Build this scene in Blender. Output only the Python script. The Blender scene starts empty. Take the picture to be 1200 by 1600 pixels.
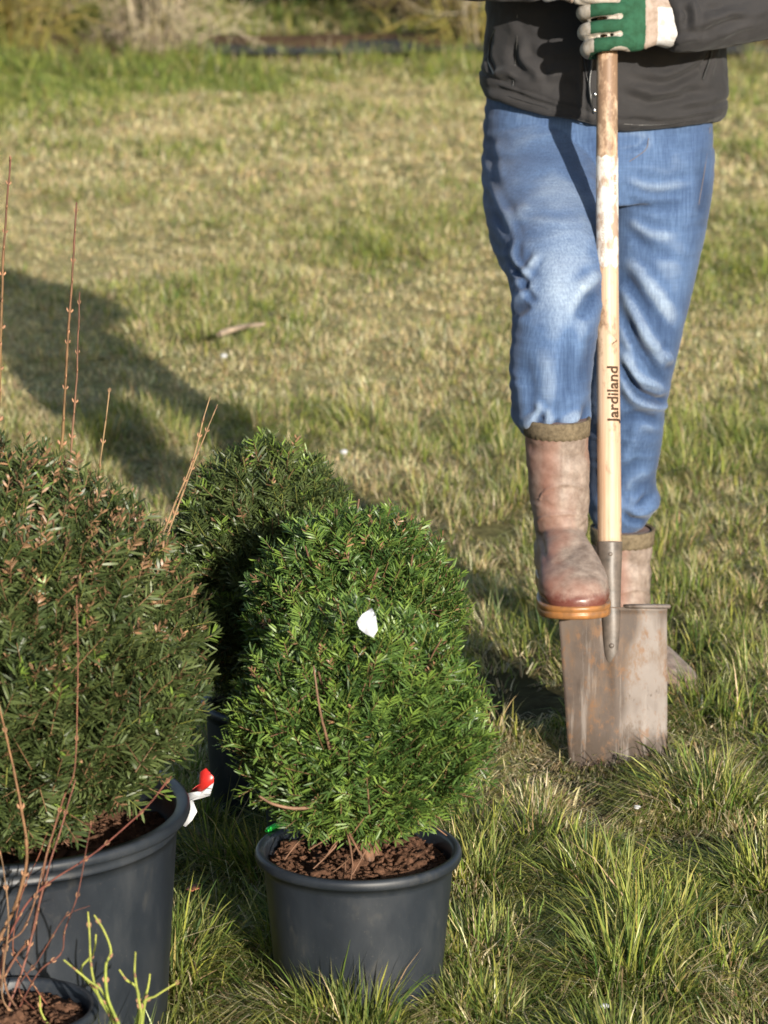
import bpy, bmesh, math, random
import numpy as np
from mathutils import Vector, Matrix

C = bpy.context.scene.collection
R = math.radians
# ------------------------------------------------------------------ camera, sky, sun, exposure
CAM_H = 1.61
FPX = 5150.0                       # focal length in pixels of the 1600 px tall photograph
PITCH = math.atan(1202 / 5150)
sc = bpy.context.scene
cam_d = bpy.data.cameras.new('camera')
cam = bpy.data.objects.new('camera', cam_d); C.objects.link(cam)
cam.location = (0, 0, CAM_H)
cam.rotation_euler = (math.pi / 2 - PITCH, 0, 0)
cam_d.sensor_fit = 'VERTICAL'; cam_d.sensor_height = 36; cam_d.sensor_width = 27
cam_d.lens = FPX / 1600 * 36
cam_d.clip_start = 0.1; cam_d.clip_end = 500
cam_d.dof.use_dof = True; cam_d.dof.focus_distance = 4.6; cam_d.dof.aperture_fstop = 9
sc.camera = cam

SUN_AZ, SUN_EL = R(21.5), R(16)    # light travels towards (-sin az, cos az), i.e. the sun stands behind the camera, to the right
w = bpy.data.worlds.new('World'); sc.world = w; w.use_nodes = True
wn = w.node_tree; bgn = wn.nodes['Background']
sky = wn.nodes.new('ShaderNodeTexSky'); sky.sky_type = 'NISHITA'; sky.sun_disc = False
sky.sun_elevation = SUN_EL
sky.sun_rotation = math.pi - SUN_AZ
wn.links.new(sky.outputs['Color'], bgn.inputs['Color']); bgn.inputs['Strength'].default_value = 0.10
sun_d = bpy.data.lights.new('sun', 'SUN'); sun_d.energy = 5.0; sun_d.angle = R(0.6); sun_d.color = (1.0, 0.92, 0.80)
sun = bpy.data.objects.new('sun', sun_d); C.objects.link(sun)
ldir = Vector((-math.sin(SUN_AZ) * math.cos(SUN_EL), math.cos(SUN_AZ) * math.cos(SUN_EL), -math.sin(SUN_EL)))
sun.rotation_euler = ldir.to_track_quat('-Z', 'Y').to_euler()
sun.location = (3, -8, 6)
vs = sc.view_settings
vs.view_transform = 'Standard'; vs.look = 'None'; vs.gamma = 1; vs.exposure = 0.62
sc.cycles.max_bounces = 6; sc.cycles.transparent_max_bounces = 4; sc.cycles.diffuse_bounces = 3
sc.cycles.glossy_bounces = 2; sc.cycles.transmission_bounces = 3

# ------------------------------------------------------------------ helpers
def at(px, py, Y):
    """where the sight line through a point of the photograph crosses the plane y = Y (measuring aid)"""
    u = (px - 600) / FPX; v = (800 - py) / FPX
    dy = math.cos(PITCH) + v * math.sin(PITCH); dz = -math.sin(PITCH) + v * math.cos(PITCH)
    t = Y / dy
    return (u * t, Y, CAM_H + dz * t)

def tag(o, label=None, cat=None, group=None, kind=None):
    if label: o['label'] = label
    if cat: o['category'] = cat
    if group: o['group'] = group
    if kind: o['kind'] = kind
    return o

def empty(name, loc, label, cat, group=None, rot=(0, 0, 0)):
    o = bpy.data.objects.new(name, None); C.objects.link(o)
    o.location = loc; o.rotation_euler = rot; o.empty_display_size = .05
    return tag(o, label, cat, group)

def hash3(ix, iy, iz, seed):
    h = (ix.astype(np.int64) * 374761393 + iy.astype(np.int64) * 668265263 + iz.astype(np.int64) * 2147483647 + seed * 1274126177) & 0xffffffff
    h = ((h ^ (h >> 13)) * 1274126177) & 0xffffffff
    h = (h ^ (h >> 16)) & 0xffffff
    return h / float(0xffffff) * 2 - 1

def vnoise(x, y, z=None, seed=0):
    x = np.asarray(x, float); y = np.asarray(y, float)
    z = np.zeros_like(x) if z is None else np.asarray(z, float)
    x0, y0, z0 = np.floor(x), np.floor(y), np.floor(z)
    fx, fy, fz = x - x0, y - y0, z - z0
    fx = fx * fx * (3 - 2 * fx); fy = fy * fy * (3 - 2 * fy); fz = fz * fz * (3 - 2 * fz)
    r = 0
    for i in (0, 1):
        for j in (0, 1):
            for k in (0, 1):
                wgt = (fx if i else 1 - fx) * (fy if j else 1 - fy) * (fz if k else 1 - fz)
                r = r + wgt * hash3(x0 + i, y0 + j, z0 + k, seed)
    return r

def fbm(x, y, z=None, seed=0, octv=3):
    r = 0; a = 1.0; s = 0
    x = np.asarray(x, float); y = np.asarray(y, float); z = np.zeros_like(x) if z is None else np.asarray(z, float)
    for k in range(octv):
        r = r + a * vnoise(x * 2 ** k, y * 2 ** k, z * 2 ** k, seed + k * 17); s += a; a *= .5
    return r / s

def np_mesh(name, V, quads=None, tris=None, smooth=True, cols=None):
    V = np.asarray(V, np.float32)
    quads = np.zeros((0, 4), np.int32) if quads is None or len(quads) == 0 else np.asarray(quads, np.int32)
    tris = np.zeros((0, 3), np.int32) if tris is None or len(tris) == 0 else np.asarray(tris, np.int32)
    me = bpy.data.meshes.new(name)
    me.vertices.add(len(V)); me.vertices.foreach_set('co', V.ravel())
    nl = quads.size + tris.size
    me.loops.add(nl)
    me.loops.foreach_set('vertex_index', np.concatenate([quads.ravel(), tris.ravel()]).astype(np.int32))
    nq, nt = len(quads), len(tris)
    me.polygons.add(nq + nt)
    st = np.concatenate([np.arange(nq) * 4, nq * 4 + np.arange(nt) * 3]).astype(np.int32)
    me.polygons.foreach_set('loop_start', st)
    if smooth: me.polygons.foreach_set('use_smooth', np.ones(nq + nt, bool))
    me.update(calc_edges=True)
    if cols is not None: set_cols(me, cols)
    return me

def set_cols(me, cols):
    cols = np.asarray(cols, np.float32)
    if cols.shape[1] == 3: cols = np.concatenate([cols, np.ones((len(cols), 1), np.float32)], 1)
    a = me.color_attributes.new('col', 'FLOAT_COLOR', 'POINT')
    a.data.foreach_set('color', cols.ravel())

def obj(name, me, mat, parent=None, local=False):
    o = bpy.data.objects.new(name, me); C.objects.link(o)
    if mat:
        me.materials.clear(); me.materials.append(mat)
    if parent:
        o.parent = parent
        if not local:
            wl = Vector((0, 0, 0)); p = parent
            while p: wl += p.location; p = p.parent
            me.transform(Matrix.Translation(-wl))
    return o

def rehang(o):
    """move a top-level mesh's origin to the middle of its foot"""
    me = o.data; n = len(me.vertices); co = np.empty(n * 3, np.float32); me.vertices.foreach_get('co', co); co = co.reshape(-1, 3)
    c = Vector(((co[:, 0].min() + co[:, 0].max()) / 2, (co[:, 1].min() + co[:, 1].max()) / 2, co[:, 2].min()))
    me.transform(Matrix.Translation(-c)); o.location = c
    return o

class Acc:
    def __init__(s): s.V = []; s.Q = []; s.T = []; s.Cc = []; s.n = 0
    def add(s, V, Q=None, T=None, col=None):
        V = np.asarray(V, float).reshape(-1, 3)
        if Q is not None and len(Q): s.Q.append(np.asarray(Q) + s.n)
        if T is not None and len(T): s.T.append(np.asarray(T) + s.n)
        s.V.append(V); s.n += len(V)
        if col is not None:
            col = np.asarray(col, float)
            if col.ndim == 1: col = np.tile(col, (len(V), 1))
            s.Cc.append(col)
    def mesh(s, name, smooth=True):
        return np_mesh(name, np.concatenate(s.V), np.concatenate(s.Q) if s.Q else None, np.concatenate(s.T) if s.T else None,
                       smooth, np.concatenate(s.Cc) if s.Cc else None)

def catmull(P, n):
    P = np.asarray(P, float); m = len(P)
    if m < 3:
        t = np.linspace(0, 1, n)[:, None]; return P[0] * (1 - t) + P[-1] * t
    Pe = np.vstack([2 * P[0] - P[1], P, 2 * P[-1] - P[-2]])
    u = np.linspace(0, m - 1 - 1e-9, n); i = u.astype(int); t = (u - i)[:, None]
    a, b, c, d = Pe[i], Pe[i + 1], Pe[i + 2], Pe[i + 3]
    return .5 * ((2 * b) + (-a + c) * t + (2 * a - 5 * b + 4 * c - d) * t ** 2 + (-a + 3 * b - 3 * c + d) * t ** 3)

def loft(st, n=40, k=32, ref=(1, 0, 0), power=2.0, caps=True):
    """st rows: x y z r_ref r_other ; closed tube along the centre line"""
    S = catmull(st, n); P = S[:, :3]
    T = np.gradient(P, axis=0); T /= np.linalg.norm(T, axis=1)[:, None] + 1e-12
    ref = np.asarray(ref, float)
    A = ref - (T @ ref)[:, None] * T; A /= np.linalg.norm(A, axis=1)[:, None] + 1e-12
    B = np.cross(T, A)
    th = np.linspace(0, 2 * np.pi, k, endpoint=False)
    c, s = np.cos(th), np.sin(th)
    e = 2.0 / power
    c = np.sign(c) * np.abs(c) ** e; s = np.sign(s) * np.abs(s) ** e
    V = P[:, None] + A[:, None] * (S[:, 3, None, None] * c[None, :, None]) + B[:, None] * (S[:, 4, None, None] * s[None, :, None])
    V = V.reshape(-1, 3)
    i = np.arange(n - 1)[:, None] * k; j = np.arange(k)[None]; j2 = (j + 1) % k
    Q = np.stack([i + j, i + j2, i + k + j2, i + k + j], -1).reshape(-1, 4)
    Tt = []
    if caps:
        V = np.vstack([V, P[:1], P[-1:]]); a = n * k; b = a + 1
        jj = np.arange(k); jn = (jj + 1) % k
        Tt = np.vstack([np.stack([np.full(k, a), jn, jj], -1), np.stack([np.full(k, b), (n - 1) * k + jj, (n - 1) * k + jn], -1)])
    return V, Q, Tt

def ellipsoid(c, r, nu=24, nv=16):
    z = np.linspace(-1, 1, nv); z = np.sin(z * np.pi / 2)
    st = [[c[0], c[1], c[2] + r[2] * a, r[0] * math.sqrt(max(1 - a * a, 1e-4)), r[1] * math.sqrt(max(1 - a * a, 1e-4))] for a in z]
    S = np.array(st); th = np.linspace(0, 2 * np.pi, nu, endpoint=False)
    V = np.stack([S[:, 0, None] + S[:, 3, None] * np.cos(th), S[:, 1, None] + S[:, 4, None] * np.sin(th), np.repeat(S[:, 2, None], nu, 1)], -1).reshape(-1, 3)
    i = np.arange(nv - 1)[:, None] * nu; j = np.arange(nu)[None]; j2 = (j + 1) % nu
    Q = np.stack([i + j, i + j2, i + nu + j2, i + nu + j], -1).reshape(-1, 4)
    V = np.vstack([V, [[c[0], c[1], c[2] - r[2]]], [[c[0], c[1], c[2] + r[2]]]]); a = nv * nu; jj = np.arange(nu); jn = (jj + 1) % nu
    T = np.vstack([np.stack([np.full(nu, a), jn, jj], -1), np.stack([np.full(nu, a + 1), (nv - 1) * nu + jj, (nv - 1) * nu + jn], -1)])
    return V, Q, T

def voxel(parts, size, smooth=4, name='m'):
    """union of closed lofts as one continuous surface"""
    a = Acc()
    for p in parts: a.add(*p)
    me = a.mesh(name); o = bpy.data.objects.new('tmp', me); C.objects.link(o)
    m = o.modifiers.new('r', 'REMESH'); m.mode = 'VOXEL'; m.voxel_size = size; m.use_smooth_shade = True
    if smooth:
        s = o.modifiers.new('s', 'SMOOTH'); s.factor = .5; s.iterations = smooth
    dg = bpy.context.evaluated_depsgraph_get(); dg.update()
    me2 = bpy.data.meshes.new_from_object(o.evaluated_get(dg)); me2.name = name
    bpy.data.objects.remove(o); bpy.data.meshes.remove(me)
    me2.polygons.foreach_set('use_smooth', np.ones(len(me2.polygons), bool))
    return me2

def get(me):
    n = len(me.vertices); co = np.empty(n * 3, np.float32); me.vertices.foreach_get('co', co)
    no = np.empty(n * 3, np.float32); me.vertex_normals.foreach_get('vector', no)
    return co.reshape(-1, 3).astype(float), no.reshape(-1, 3).astype(float)

def put(me, co): me.vertices.foreach_set('co', np.asarray(co, np.float32).ravel()); me.update()

def folds(co, no, strokes, Yref, side=-1):
    """cloth folds: each stroke (points, width, height) raises (or sinks) the cloth along a line on the front"""
    d = np.zeros(len(co)); sc_ = Yref / np.maximum(co[:, 1], .1)
    X = co[:, 0] * sc_; Z = CAM_H + (co[:, 2] - CAM_H) * sc_
    fac = np.clip(-no[:, 1] * 2.2 + .35, 0, 1)
    for pts, wd, amp in strokes:
        P = np.array([at(p[0], p[1], Yref) for p in pts])[:, [0, 2]]
        P = catmull(P, 6 * len(P)) if len(P) > 2 else catmull(P, 8)
        m = (X > P[:, 0].min() - 3 * wd) & (X < P[:, 0].max() + 3 * wd) & (Z > P[:, 1].min() - 3 * wd) & (Z < P[:, 1].max() + 3 * wd)
        if not m.any(): continue
        q = np.stack([X[m], Z[m]], 1); best = np.full(len(q), 9.); tb = np.zeros(len(q)); L = len(P) - 1
        for i in range(L):
            a, b = P[i], P[i + 1]; ab = b - a; t = np.clip(((q - a) @ ab) / (ab @ ab + 1e-12), 0, 1)
            dd = np.linalg.norm(q - a - t[:, None] * ab, axis=1); k = dd < best
            best[k] = dd[k]; tb[k] = (i + t[k]) / L
        taper = np.clip(np.minimum(tb, 1 - tb) * 4 + .15, 0, 1)
        r = best / wd
        d[m] += amp * taper * (np.exp(-r ** 2) - .35 * np.exp(-((r - 1.9) / .8) ** 2))
    return d * fac

# ------------------------------------------------------------------ materials
def mat(name, col=(.5, .5, .5), rough=.6, spec=.5, metal=0):
    m = bpy.data.materials.new(name); m.use_nodes = True
    b = m.node_tree.nodes['Principled BSDF']
    b.inputs['Base Color'].default_value = (*col, 1); b.inputs['Roughness'].default_value = rough
    b.inputs['Specular IOR Level'].default_value = spec; b.inputs['Metallic'].default_value = metal
    return m
def nd(m, t, **k):
    n = m.node_tree.nodes.new(t)
    for a, v in k.items(): setattr(n, a, v)
    return n
def lk(m, a, b): m.node_tree.links.new(a, b)
def bsdf(m): return m.node_tree.nodes['Principled BSDF']
def noise(m, scale, detail=4, rough=.55, vec=None, stretch=None, coord='Object'):
    n = nd(m, 'ShaderNodeTexNoise'); n.inputs['Scale'].default_value = scale; n.inputs['Detail'].default_value = detail; n.inputs['Roughness'].default_value = rough
    tc = nd(m, 'ShaderNodeTexCoord'); mp = nd(m, 'ShaderNodeMapping')
    lk(m, tc.outputs[coord], mp.inputs[0]); lk(m, mp.outputs[0], n.inputs['Vector'])
    if stretch: mp.inputs['Scale'].default_value = stretch
    return n
def ramp(m, src, stops):
    r = nd(m, 'ShaderNodeValToRGB'); e = r.color_ramp.elements
    while len(e) < len(stops): e.new(.5)
    for i, (p, c) in enumerate(stops):
        e[i].position = p; e[i].color = (*c, 1) if len(c) == 3 else c
    lk(m, src, r.inputs[0]); return r
def mix(m, f, a, b, mode='MIX'):
    n = nd(m, 'ShaderNodeMix'); n.data_type = 'RGBA'; n.blend_type = mode
    for s, v in ((n.inputs[0], f), (n.inputs[6], a), (n.inputs[7], b)):
        if hasattr(v, 'is_linked') or hasattr(v, 'links'): lk(m, v, s)
        elif isinstance(v, tuple): s.default_value = (*v, 1)
        else: s.default_value = v
    return n.outputs[2]
def bump(m, h, strength=.4, dist=.002, prev=None):
    b = nd(m, 'ShaderNodeBump'); b.inputs['Strength'].default_value = strength; b.inputs['Distance'].default_value = dist
    lk(m, h, b.inputs['Height'])
    if prev: lk(m, prev, b.inputs['Normal'])
    return b.outputs[0]
W3 = (1, 1, 1); K3 = (0, 0, 0)

def leaf_mat(name, rough=.5, spec=.5, trans=.3):
    m = mat(name, rough=rough, spec=spec); b = bsdf(m)
    a = nd(m, 'ShaderNodeAttribute'); a.attribute_name = 'col'
    lk(m, a.outputs['Color'], b.inputs['Base Color'])
    t = nd(m, 'ShaderNodeBsdfTranslucent'); ms = nd(m, 'ShaderNodeMixShader'); ms.inputs[0].default_value = trans
    br = mix(m, 1.0, a.outputs['Color'], (1.2, 1.25, .7), 'MULTIPLY')
    lk(m, br, t.inputs['Color']); out = m.node_tree.nodes['Material Output']
    lk(m, b.outputs[0], ms.inputs[1]); lk(m, t.outputs[0], ms.inputs[2]); lk(m, ms.outputs[0], out.inputs['Surface'])
    return m
M_grass = leaf_mat('grass_blades', .55, .35, .32)
M_yew = leaf_mat('yew_needles', .42, .45, .14)
M_twigcol = mat('twigs_by_colour', rough=.6, spec=.3)
_a = nd(M_twigcol, 'ShaderNodeAttribute'); _a.attribute_name = 'col'
_n = noise(M_twigcol, 60, 4)
lk(M_twigcol, mix(M_twigcol, 1.0, _a.outputs['Color'], ramp(M_twigcol, _n.outputs[0], [(.3, (.6, .6, .6)), (.7, (1.25, 1.2, 1.15))]).outputs[0], 'MULTIPLY'), bsdf(M_twigcol).inputs['Base Color'])

def m_soil(name, a, b_, scale=40):
    m = mat(name, rough=.95, spec=.1); n = noise(m, scale * 2.2, 7, .75)
    r = ramp(m, n.outputs[0], [(.25, a), (.5, b_), (.75, tuple(c * 1.9 for c in b_))]); lk(m, r.outputs[0], bsdf(m).inputs['Base Color'])
    lk(m, bump(m, n.outputs[0], .8, .006), bsdf(m).inputs['Normal']); return m
M_bark = m_soil('bark_soil', (.03, .017, .011), (.115, .06, .037))

def m_ground():
    m = mat('ground_turf', rough=1, spec=.05); n1 = noise(m, 1.3, 5); n2 = noise(m, 28, 6, .7)
    c = ramp(m, n1.outputs[0], [(.35, (.030, .034, .014)), (.6, (.075, .065, .032))]).outputs[0]
    tc = nd(m, 'ShaderNodeTexCoord'); sp_ = nd(m, 'ShaderNodeSeparateXYZ'); lk(m, tc.outputs['Object'], sp_.inputs[0])
    mr = nd(m, 'ShaderNodeMapRange'); lk(m, sp_.outputs[1], mr.inputs[0]); mr.inputs[1].default_value = 5.5; mr.inputs[2].default_value = 8.5
    c = mix(m, mr.outputs[0], c, ramp(m, n1.outputs[0], [(.35, (.25, .25, .10)), (.6, (.38, .34, .17))]).outputs[0])
    c = mix(m, 1.0, c, ramp(m, n2.outputs[0], [(.3, (.45, .42, .4)), (.7, (1.3, 1.3, 1.2))]).outputs[0], 'MULTIPLY')
    lk(m, c, bsdf(m).inputs['Base Color']); lk(m, bump(m, n2.outputs[0], .7, .02), bsdf(m).inputs['Normal']); return m
M_ground = m_ground()

def m_pot():
    m = mat('black_pot_plastic', (.02, .022, .026), .42, .5); b = bsdf(m)
    n = noise(m, 9, 5, .6, stretch=(1, 1, .6)); n2 = noise(m, 130, 3, .5, stretch=(1, 1, .15)); n3 = noise(m, 320, 2)
    c = ramp(m, n.outputs[0], [(.3, (.009, .012, .018)), (.55, (.018, .023, .031)), (.75, (.038, .043, .050))]).outputs[0]
    d_ = noise(m, 26, 6, .7, stretch=(1, 1, .5)); c = mix(m, ramp(m, d_.outputs[0], [(.56, K3), (.72, (.6,) * 3)]).outputs[0], c, (.062, .060, .057))
    c = mix(m, ramp(m, n3.outputs[0], [(.68, K3), (.74, (.35, .35, .35))]).outputs[0], c, (.11, .1, .09))
    lk(m, c, b.inputs['Base Color']); lk(m, ramp(m, n.outputs[0], [(.3, (.36,) * 3), (.7, (.55,) * 3)]).outputs[0], b.inputs['Roughness'])
    lk(m, bump(m, n2.outputs[0], .12, .001), b.inputs['Normal']); return m
M_pot = m_pot()

def m_denim():
    m = mat('blue_denim', rough=.85, spec=.15); b = bsdf(m)
    at_ = nd(m, 'ShaderNodeAttribute'); at_.attribute_name = 'col'
    v = noise(m, 1, 3, .65, stretch=(300, 300, 16)); h = noise(m, 1, 2, .5, stretch=(40, 40, 380)); g = noise(m, 14, 4, .6)
    c = mix(m, 1.0, at_.outputs['Color'], ramp(m, v.outputs[0], [(.32, (.76, .78, .82)), (.68, (1.25, 1.23, 1.18))]).outputs[0], 'MULTIPLY')
    c = mix(m, 1.0, c, ramp(m, h.outputs[0], [(.3, (.93,) * 3), (.7, (1.07,) * 3)]).outputs[0], 'MULTIPLY')
    c = mix(m, 1.0, c, ramp(m, g.outputs[0], [(.3, (.84, .85, .88)), (.7, (1.15, 1.14, 1.1))]).outputs[0], 'MULTIPLY')
    lk(m, c, b.inputs['Base Color']); b.inputs['Sheen Weight'].default_value = .15
    lk(m, bump(m, v.outputs[0], .25, .0008, bump(m, g.outputs[0], .15, .004)), b.inputs['Normal']); return m
M_denim = m_denim()

def m_jacket():
    m = mat('dark_softshell', (.035, .033, .035), .8, .15); b = bsdf(m)
    n = noise(m, 9, 5, .6); f = noise(m, 900, 2)
    lk(m, ramp(m, n.outputs[0], [(.3, (.026, .0255, .027)), (.7, (.040, .038, .039))]).outputs[0], b.inputs['Base Color'])
    b.inputs['Sheen Weight'].default_value = .08; b.inputs['Sheen Roughness'].default_value = .5
    lk(m, bump(m, f.outputs[0], .25, .0006, bump(m, noise(m, 22, 3).outputs[0], .35, .01)), b.inputs['Normal']); return m
M_jacket = m_jacket()
M_vcol = mat('glove_fabric', rough=.85, spec=.15)
_a = nd(M_vcol, 'ShaderNodeAttribute'); _a.attribute_name = 'col'; _n = noise(M_vcol, 60, 5, .6); _n2 = noise(M_vcol, 1100, 2)
lk(M_vcol, mix(M_vcol, 1.0, _a.outputs['Color'], ramp(M_vcol, _n.outputs[0], [(.35, (.72, .68, .62)), (.6, (1.08, 1.08, 1.08))]).outputs[0], 'MULTIPLY'), bsdf(M_vcol).inputs['Base Color'])
lk(M_vcol, bump(M_vcol, _n2.outputs[0], .25, .0006), bsdf(M_vcol).inputs['Normal'])

def m_boot():
    m = mat('muddy_rubber', rough=.6, spec=.4); b = bsdf(m)
    n = noise(m, 14, 6, .62); n2 = noise(m, 60, 5, .65); st = noise(m, 9, 4, .5, stretch=(1, 1, .35))
    red = ramp(m, n.outputs[0], [(.3, (.20, .082, .058)), (.6, (.29, .138, .100)), (.8, (.37, .215, .165))]).outputs[0]
    mud = ramp(m, n2.outputs[0], [(.35, (.15, .12, .098)), (.65, (.30, .25, .212))]).outputs[0]
    c = mix(m, ramp(m, st.outputs[0], [(.36, (.15, .15, .15)), (.56, (.92, .92, .92))]).outputs[0], red, mud)
    tc = nd(m, 'ShaderNodeTexCoord'); sp = nd(m, 'ShaderNodeSeparateXYZ'); lk(m, tc.outputs['Object'], sp.inputs[0])
    ad = nd(m, 'ShaderNodeMath', operation='MULTIPLY_ADD'); lk(m, n2.outputs[0], ad.inputs[0]); ad.inputs[1].default_value = .035; lk(m, sp.outputs[2], ad.inputs[2])
    wet = ramp(m, ad.outputs[0], [(.052, W3), (.068, K3)]).outputs[0]
    c = mix(m, wet, c, (.13, .045, .035)); lk(m, c, b.inputs['Base Color'])
    rr = ramp(m, ad.outputs[0], [(.050, (.25,) * 3), (.068, (.60,) * 3)]).outputs[0]; lk(m, rr, b.inputs['Roughness'])
    lk(m, bump(m, n2.outputs[0], .3, .002), b.inputs['Normal']); return m
M_boot = m_boot()
def simple(name, a, b_, scale, rough=.6, spec=.4, bs=.3, bd=.002, stretch=None):
    m = mat(name, rough=rough, spec=spec); n = noise(m, scale, 5, .6, stretch=stretch)
    lk(m, ramp(m, n.outputs[0], [(.3, a), (.7, b_)]).outputs[0], bsdf(m).inputs['Base Color'])
    lk(m, bump(m, n.outputs[0], bs, bd), bsdf(m).inputs['Normal']); return m
M_cuff = simple('khaki_cuff', (.085, .066, .042), (.20, .16, .105), 120, .9, .1, .5)
M_sole = simple('amber_sole', (.16, .085, .04), (.40, .17, .05), 45, .38, .45, .4)
M_skin = simple('skin', (.42, .24, .17), (.50, .30, .22), 30, .5, .4, .05)
M_hair = simple('brown_hair', (.03, .018, .01), (.07, .04, .022), 1, .6, .3, .6, .003, (150, 150, 20))
M_stitch = mat('stitching', (.16, .13, .12), .8, .2)
M_zip = mat('zip_teeth', (.06, .06, .06), .35, .5, .6)

def m_wood():
    m = mat('ash_handle', rough=.5, spec=.35); b = bsdf(m)
    g = noise(m, 1, 4, .6, stretch=(160, 160, 5)); d = noise(m, 38, 5, .7, stretch=(1, 1, .55)); l = noise(m, 7, 3)
    tc = nd(m, 'ShaderNodeTexCoord'); sp = nd(m, 'ShaderNodeSeparateXYZ'); lk(m, tc.outputs['Object'], sp.inputs[0])
    wood = ramp(m, g.outputs[0], [(.3, (.38, .255, .16)), (.55, (.55, .42, .30)), (.75, (.70, .55, .39))]).outputs[0]
    wood = mix(m, ramp(m, l.outputs[0], [(.4, (.05,) * 3), (.7, (.45,) * 3)]).outputs[0], wood, (.46, .25, .155))
    # dirt: heavier near the hands and speckled elsewhere
    mr = nd(m, 'ShaderNodeMapRange'); lk(m, sp.outputs[2], mr.inputs[0])
    mr.inputs[1].default_value = .85; mr.inputs[2].default_value = 1.12; mr.inputs[3].default_value = 0; mr.inputs[4].default_value = .17
    ad = nd(m, 'ShaderNodeMath', operation='ADD'); lk(m, d.outputs[0], ad.inputs[0]); lk(m, mr.outputs[0], ad.inputs[1])
    c = mix(m, ramp(m, ad.outputs[0], [(.545, K3), (.69, (.75,) * 3)]).outputs[0], wood, (.12, .065, .035))
    lk(m, c, b.inputs['Base Color']); lk(m, bump(m, g.outputs[0], .2, .0008), b.inputs['Normal']); return m
M_wood = m_wood()
def m_sticker():
    m = mat('worn_sticker', rough=.5, spec=.4); b = bsdf(m)
    d = noise(m, 55, 6, .7, stretch=(1, 1, .5)); t = noise(m, 1, 2, .5, stretch=(260, 260, 420))
    tc = nd(m, 'ShaderNodeTexCoord'); sp = nd(m, 'ShaderNodeSeparateXYZ'); lk(m, tc.outputs['Object'], sp.inputs[0])
    c = mix(m, ramp(m, d.outputs[0], [(.46, K3), (.58, (.85,) * 3)]).outputs[0], (.62, .59, .55), (.30, .19, .125))
    lk(m, c, b.inputs['Base Color']); return m
M_sticker = m_sticker()
M_ink = mat('dark_lettering', (.06, .035, .02), .7, .2)
M_red = mat('red_print', (.42, .10, .05), .6, .3)
def m_blade():
    m = mat('worn_steel', rough=.6, spec=.3, metal=.05); b = bsdf(m)
    n = noise(m, 16, 6, .65); n2 = noise(m, 48, 7, .75, stretch=(1, 1, .6)); s = noise(m, 1, 6, .7, stretch=(60, 60, 5)); big = noise(m, 7, 3, .5, stretch=(1.6, 1, .8))
    c = ramp(m, n.outputs[0], [(.3, (.050, .036, .029)), (.55, (.085, .064, .052)), (.75, (.125, .095, .08))]).outputs[0]
    c = mix(m, ramp(m, big.outputs[0], [(.48, K3), (.60, (.8,) * 3)]).outputs[0], c, (.115, .09, .075))
    tc = nd(m, 'ShaderNodeTexCoord'); sp_ = nd(m, 'ShaderNodeSeparateXYZ'); lk(m, tc.outputs['Object'], sp_.inputs[0])
    sm_ = nd(m, 'ShaderNodeMath', operation='MULTIPLY_ADD'); lk(m, sp_.outputs[0], sm_.inputs[0]); sm_.inputs[1].default_value = 2.6; lk(m, big.outputs[0], sm_.inputs[2])
    c = mix(m, ramp(m, sm_.outputs[0], [(.56, K3), (.66, (.75,) * 3)]).outputs[0], c, (.24, .212, .195))
    n3 = noise(m, 26, 7, .75, stretch=(1, 1, .45)); c = mix(m, ramp(m, n3.outputs[0], [(.5, K3), (.62, (.7,) * 3)]).outputs[0], c, (.135, .085, .052))
    lo = nd(m, 'ShaderNodeMath', operation='MULTIPLY_ADD'); lk(m, n3.outputs[0], lo.inputs[0]); lo.inputs[1].default_value = -.16; lk(m, sp_.outputs[2], lo.inputs[2])
    c = mix(m, ramp(m, lo.outputs[0], [(.0, (.9,) * 3), (.03, K3)]).outputs[0], c, (.06, .042, .03))
    wet = noise(m, 24, 5, .6, stretch=(1.5, 1, .7)); c = mix(m, ramp(m, wet.outputs[0], [(.62, K3), (.67, (.8,) * 3)]).outputs[0], c, (.055, .038, .028))
    c = mix(m, ramp(m, s.outputs[0], [(.55, K3), (.68, (.6,) * 3)]).outputs[0], c, (.26, .23, .21))
    c = mix(m, ramp(m, n2.outputs[0], [(.54, K3), (.63, (.8,) * 3)]).outputs[0], c, (.16, .085, .042))
    lk(m, c, b.inputs['Base Color'])
    lk(m, ramp(m, n.outputs[0], [(.3, (.5,) * 3), (.7, (.75,) * 3)]).outputs[0], b.inputs['Roughness'])
    lk(m, bump(m, n2.outputs[0], .3, .0015), b.inputs['Normal']); return m
M_blade = m_blade()
M_steel = simple('socket_steel', (.05, .042, .036), (.15, .12, .10), 45, .45, .5, .3)
M_white = simple('white_card', (.44, .46, .50), (.60, .62, .66), 12, .45, .4, .05)
M_redcard = simple('red_card', (.45, .02, .02), (.62, .04, .03), 12, .35, .5, .05)
M_green = mat('bright_green_clip', (.04, .75, .10), .35, .5)
M_stone = simple('pale_stone', (.38, .38, .40), (.62, .62, .63), 40, .5)
M_dryleaf = simple('dry_leaf', (.28, .10, .05), (.42, .17, .09), 60, .6)
M_water = mat('wet_path', (.07, .085, .115), .35, .5)
M_path = simple('wet_asphalt', (.03, .032, .036), (.065, .068, .078), 30, .6, .3, .4, .01)
M_bed = m_soil('leafy_bed', (.05, .03, .018), (.13, .08, .045), 14)
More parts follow.
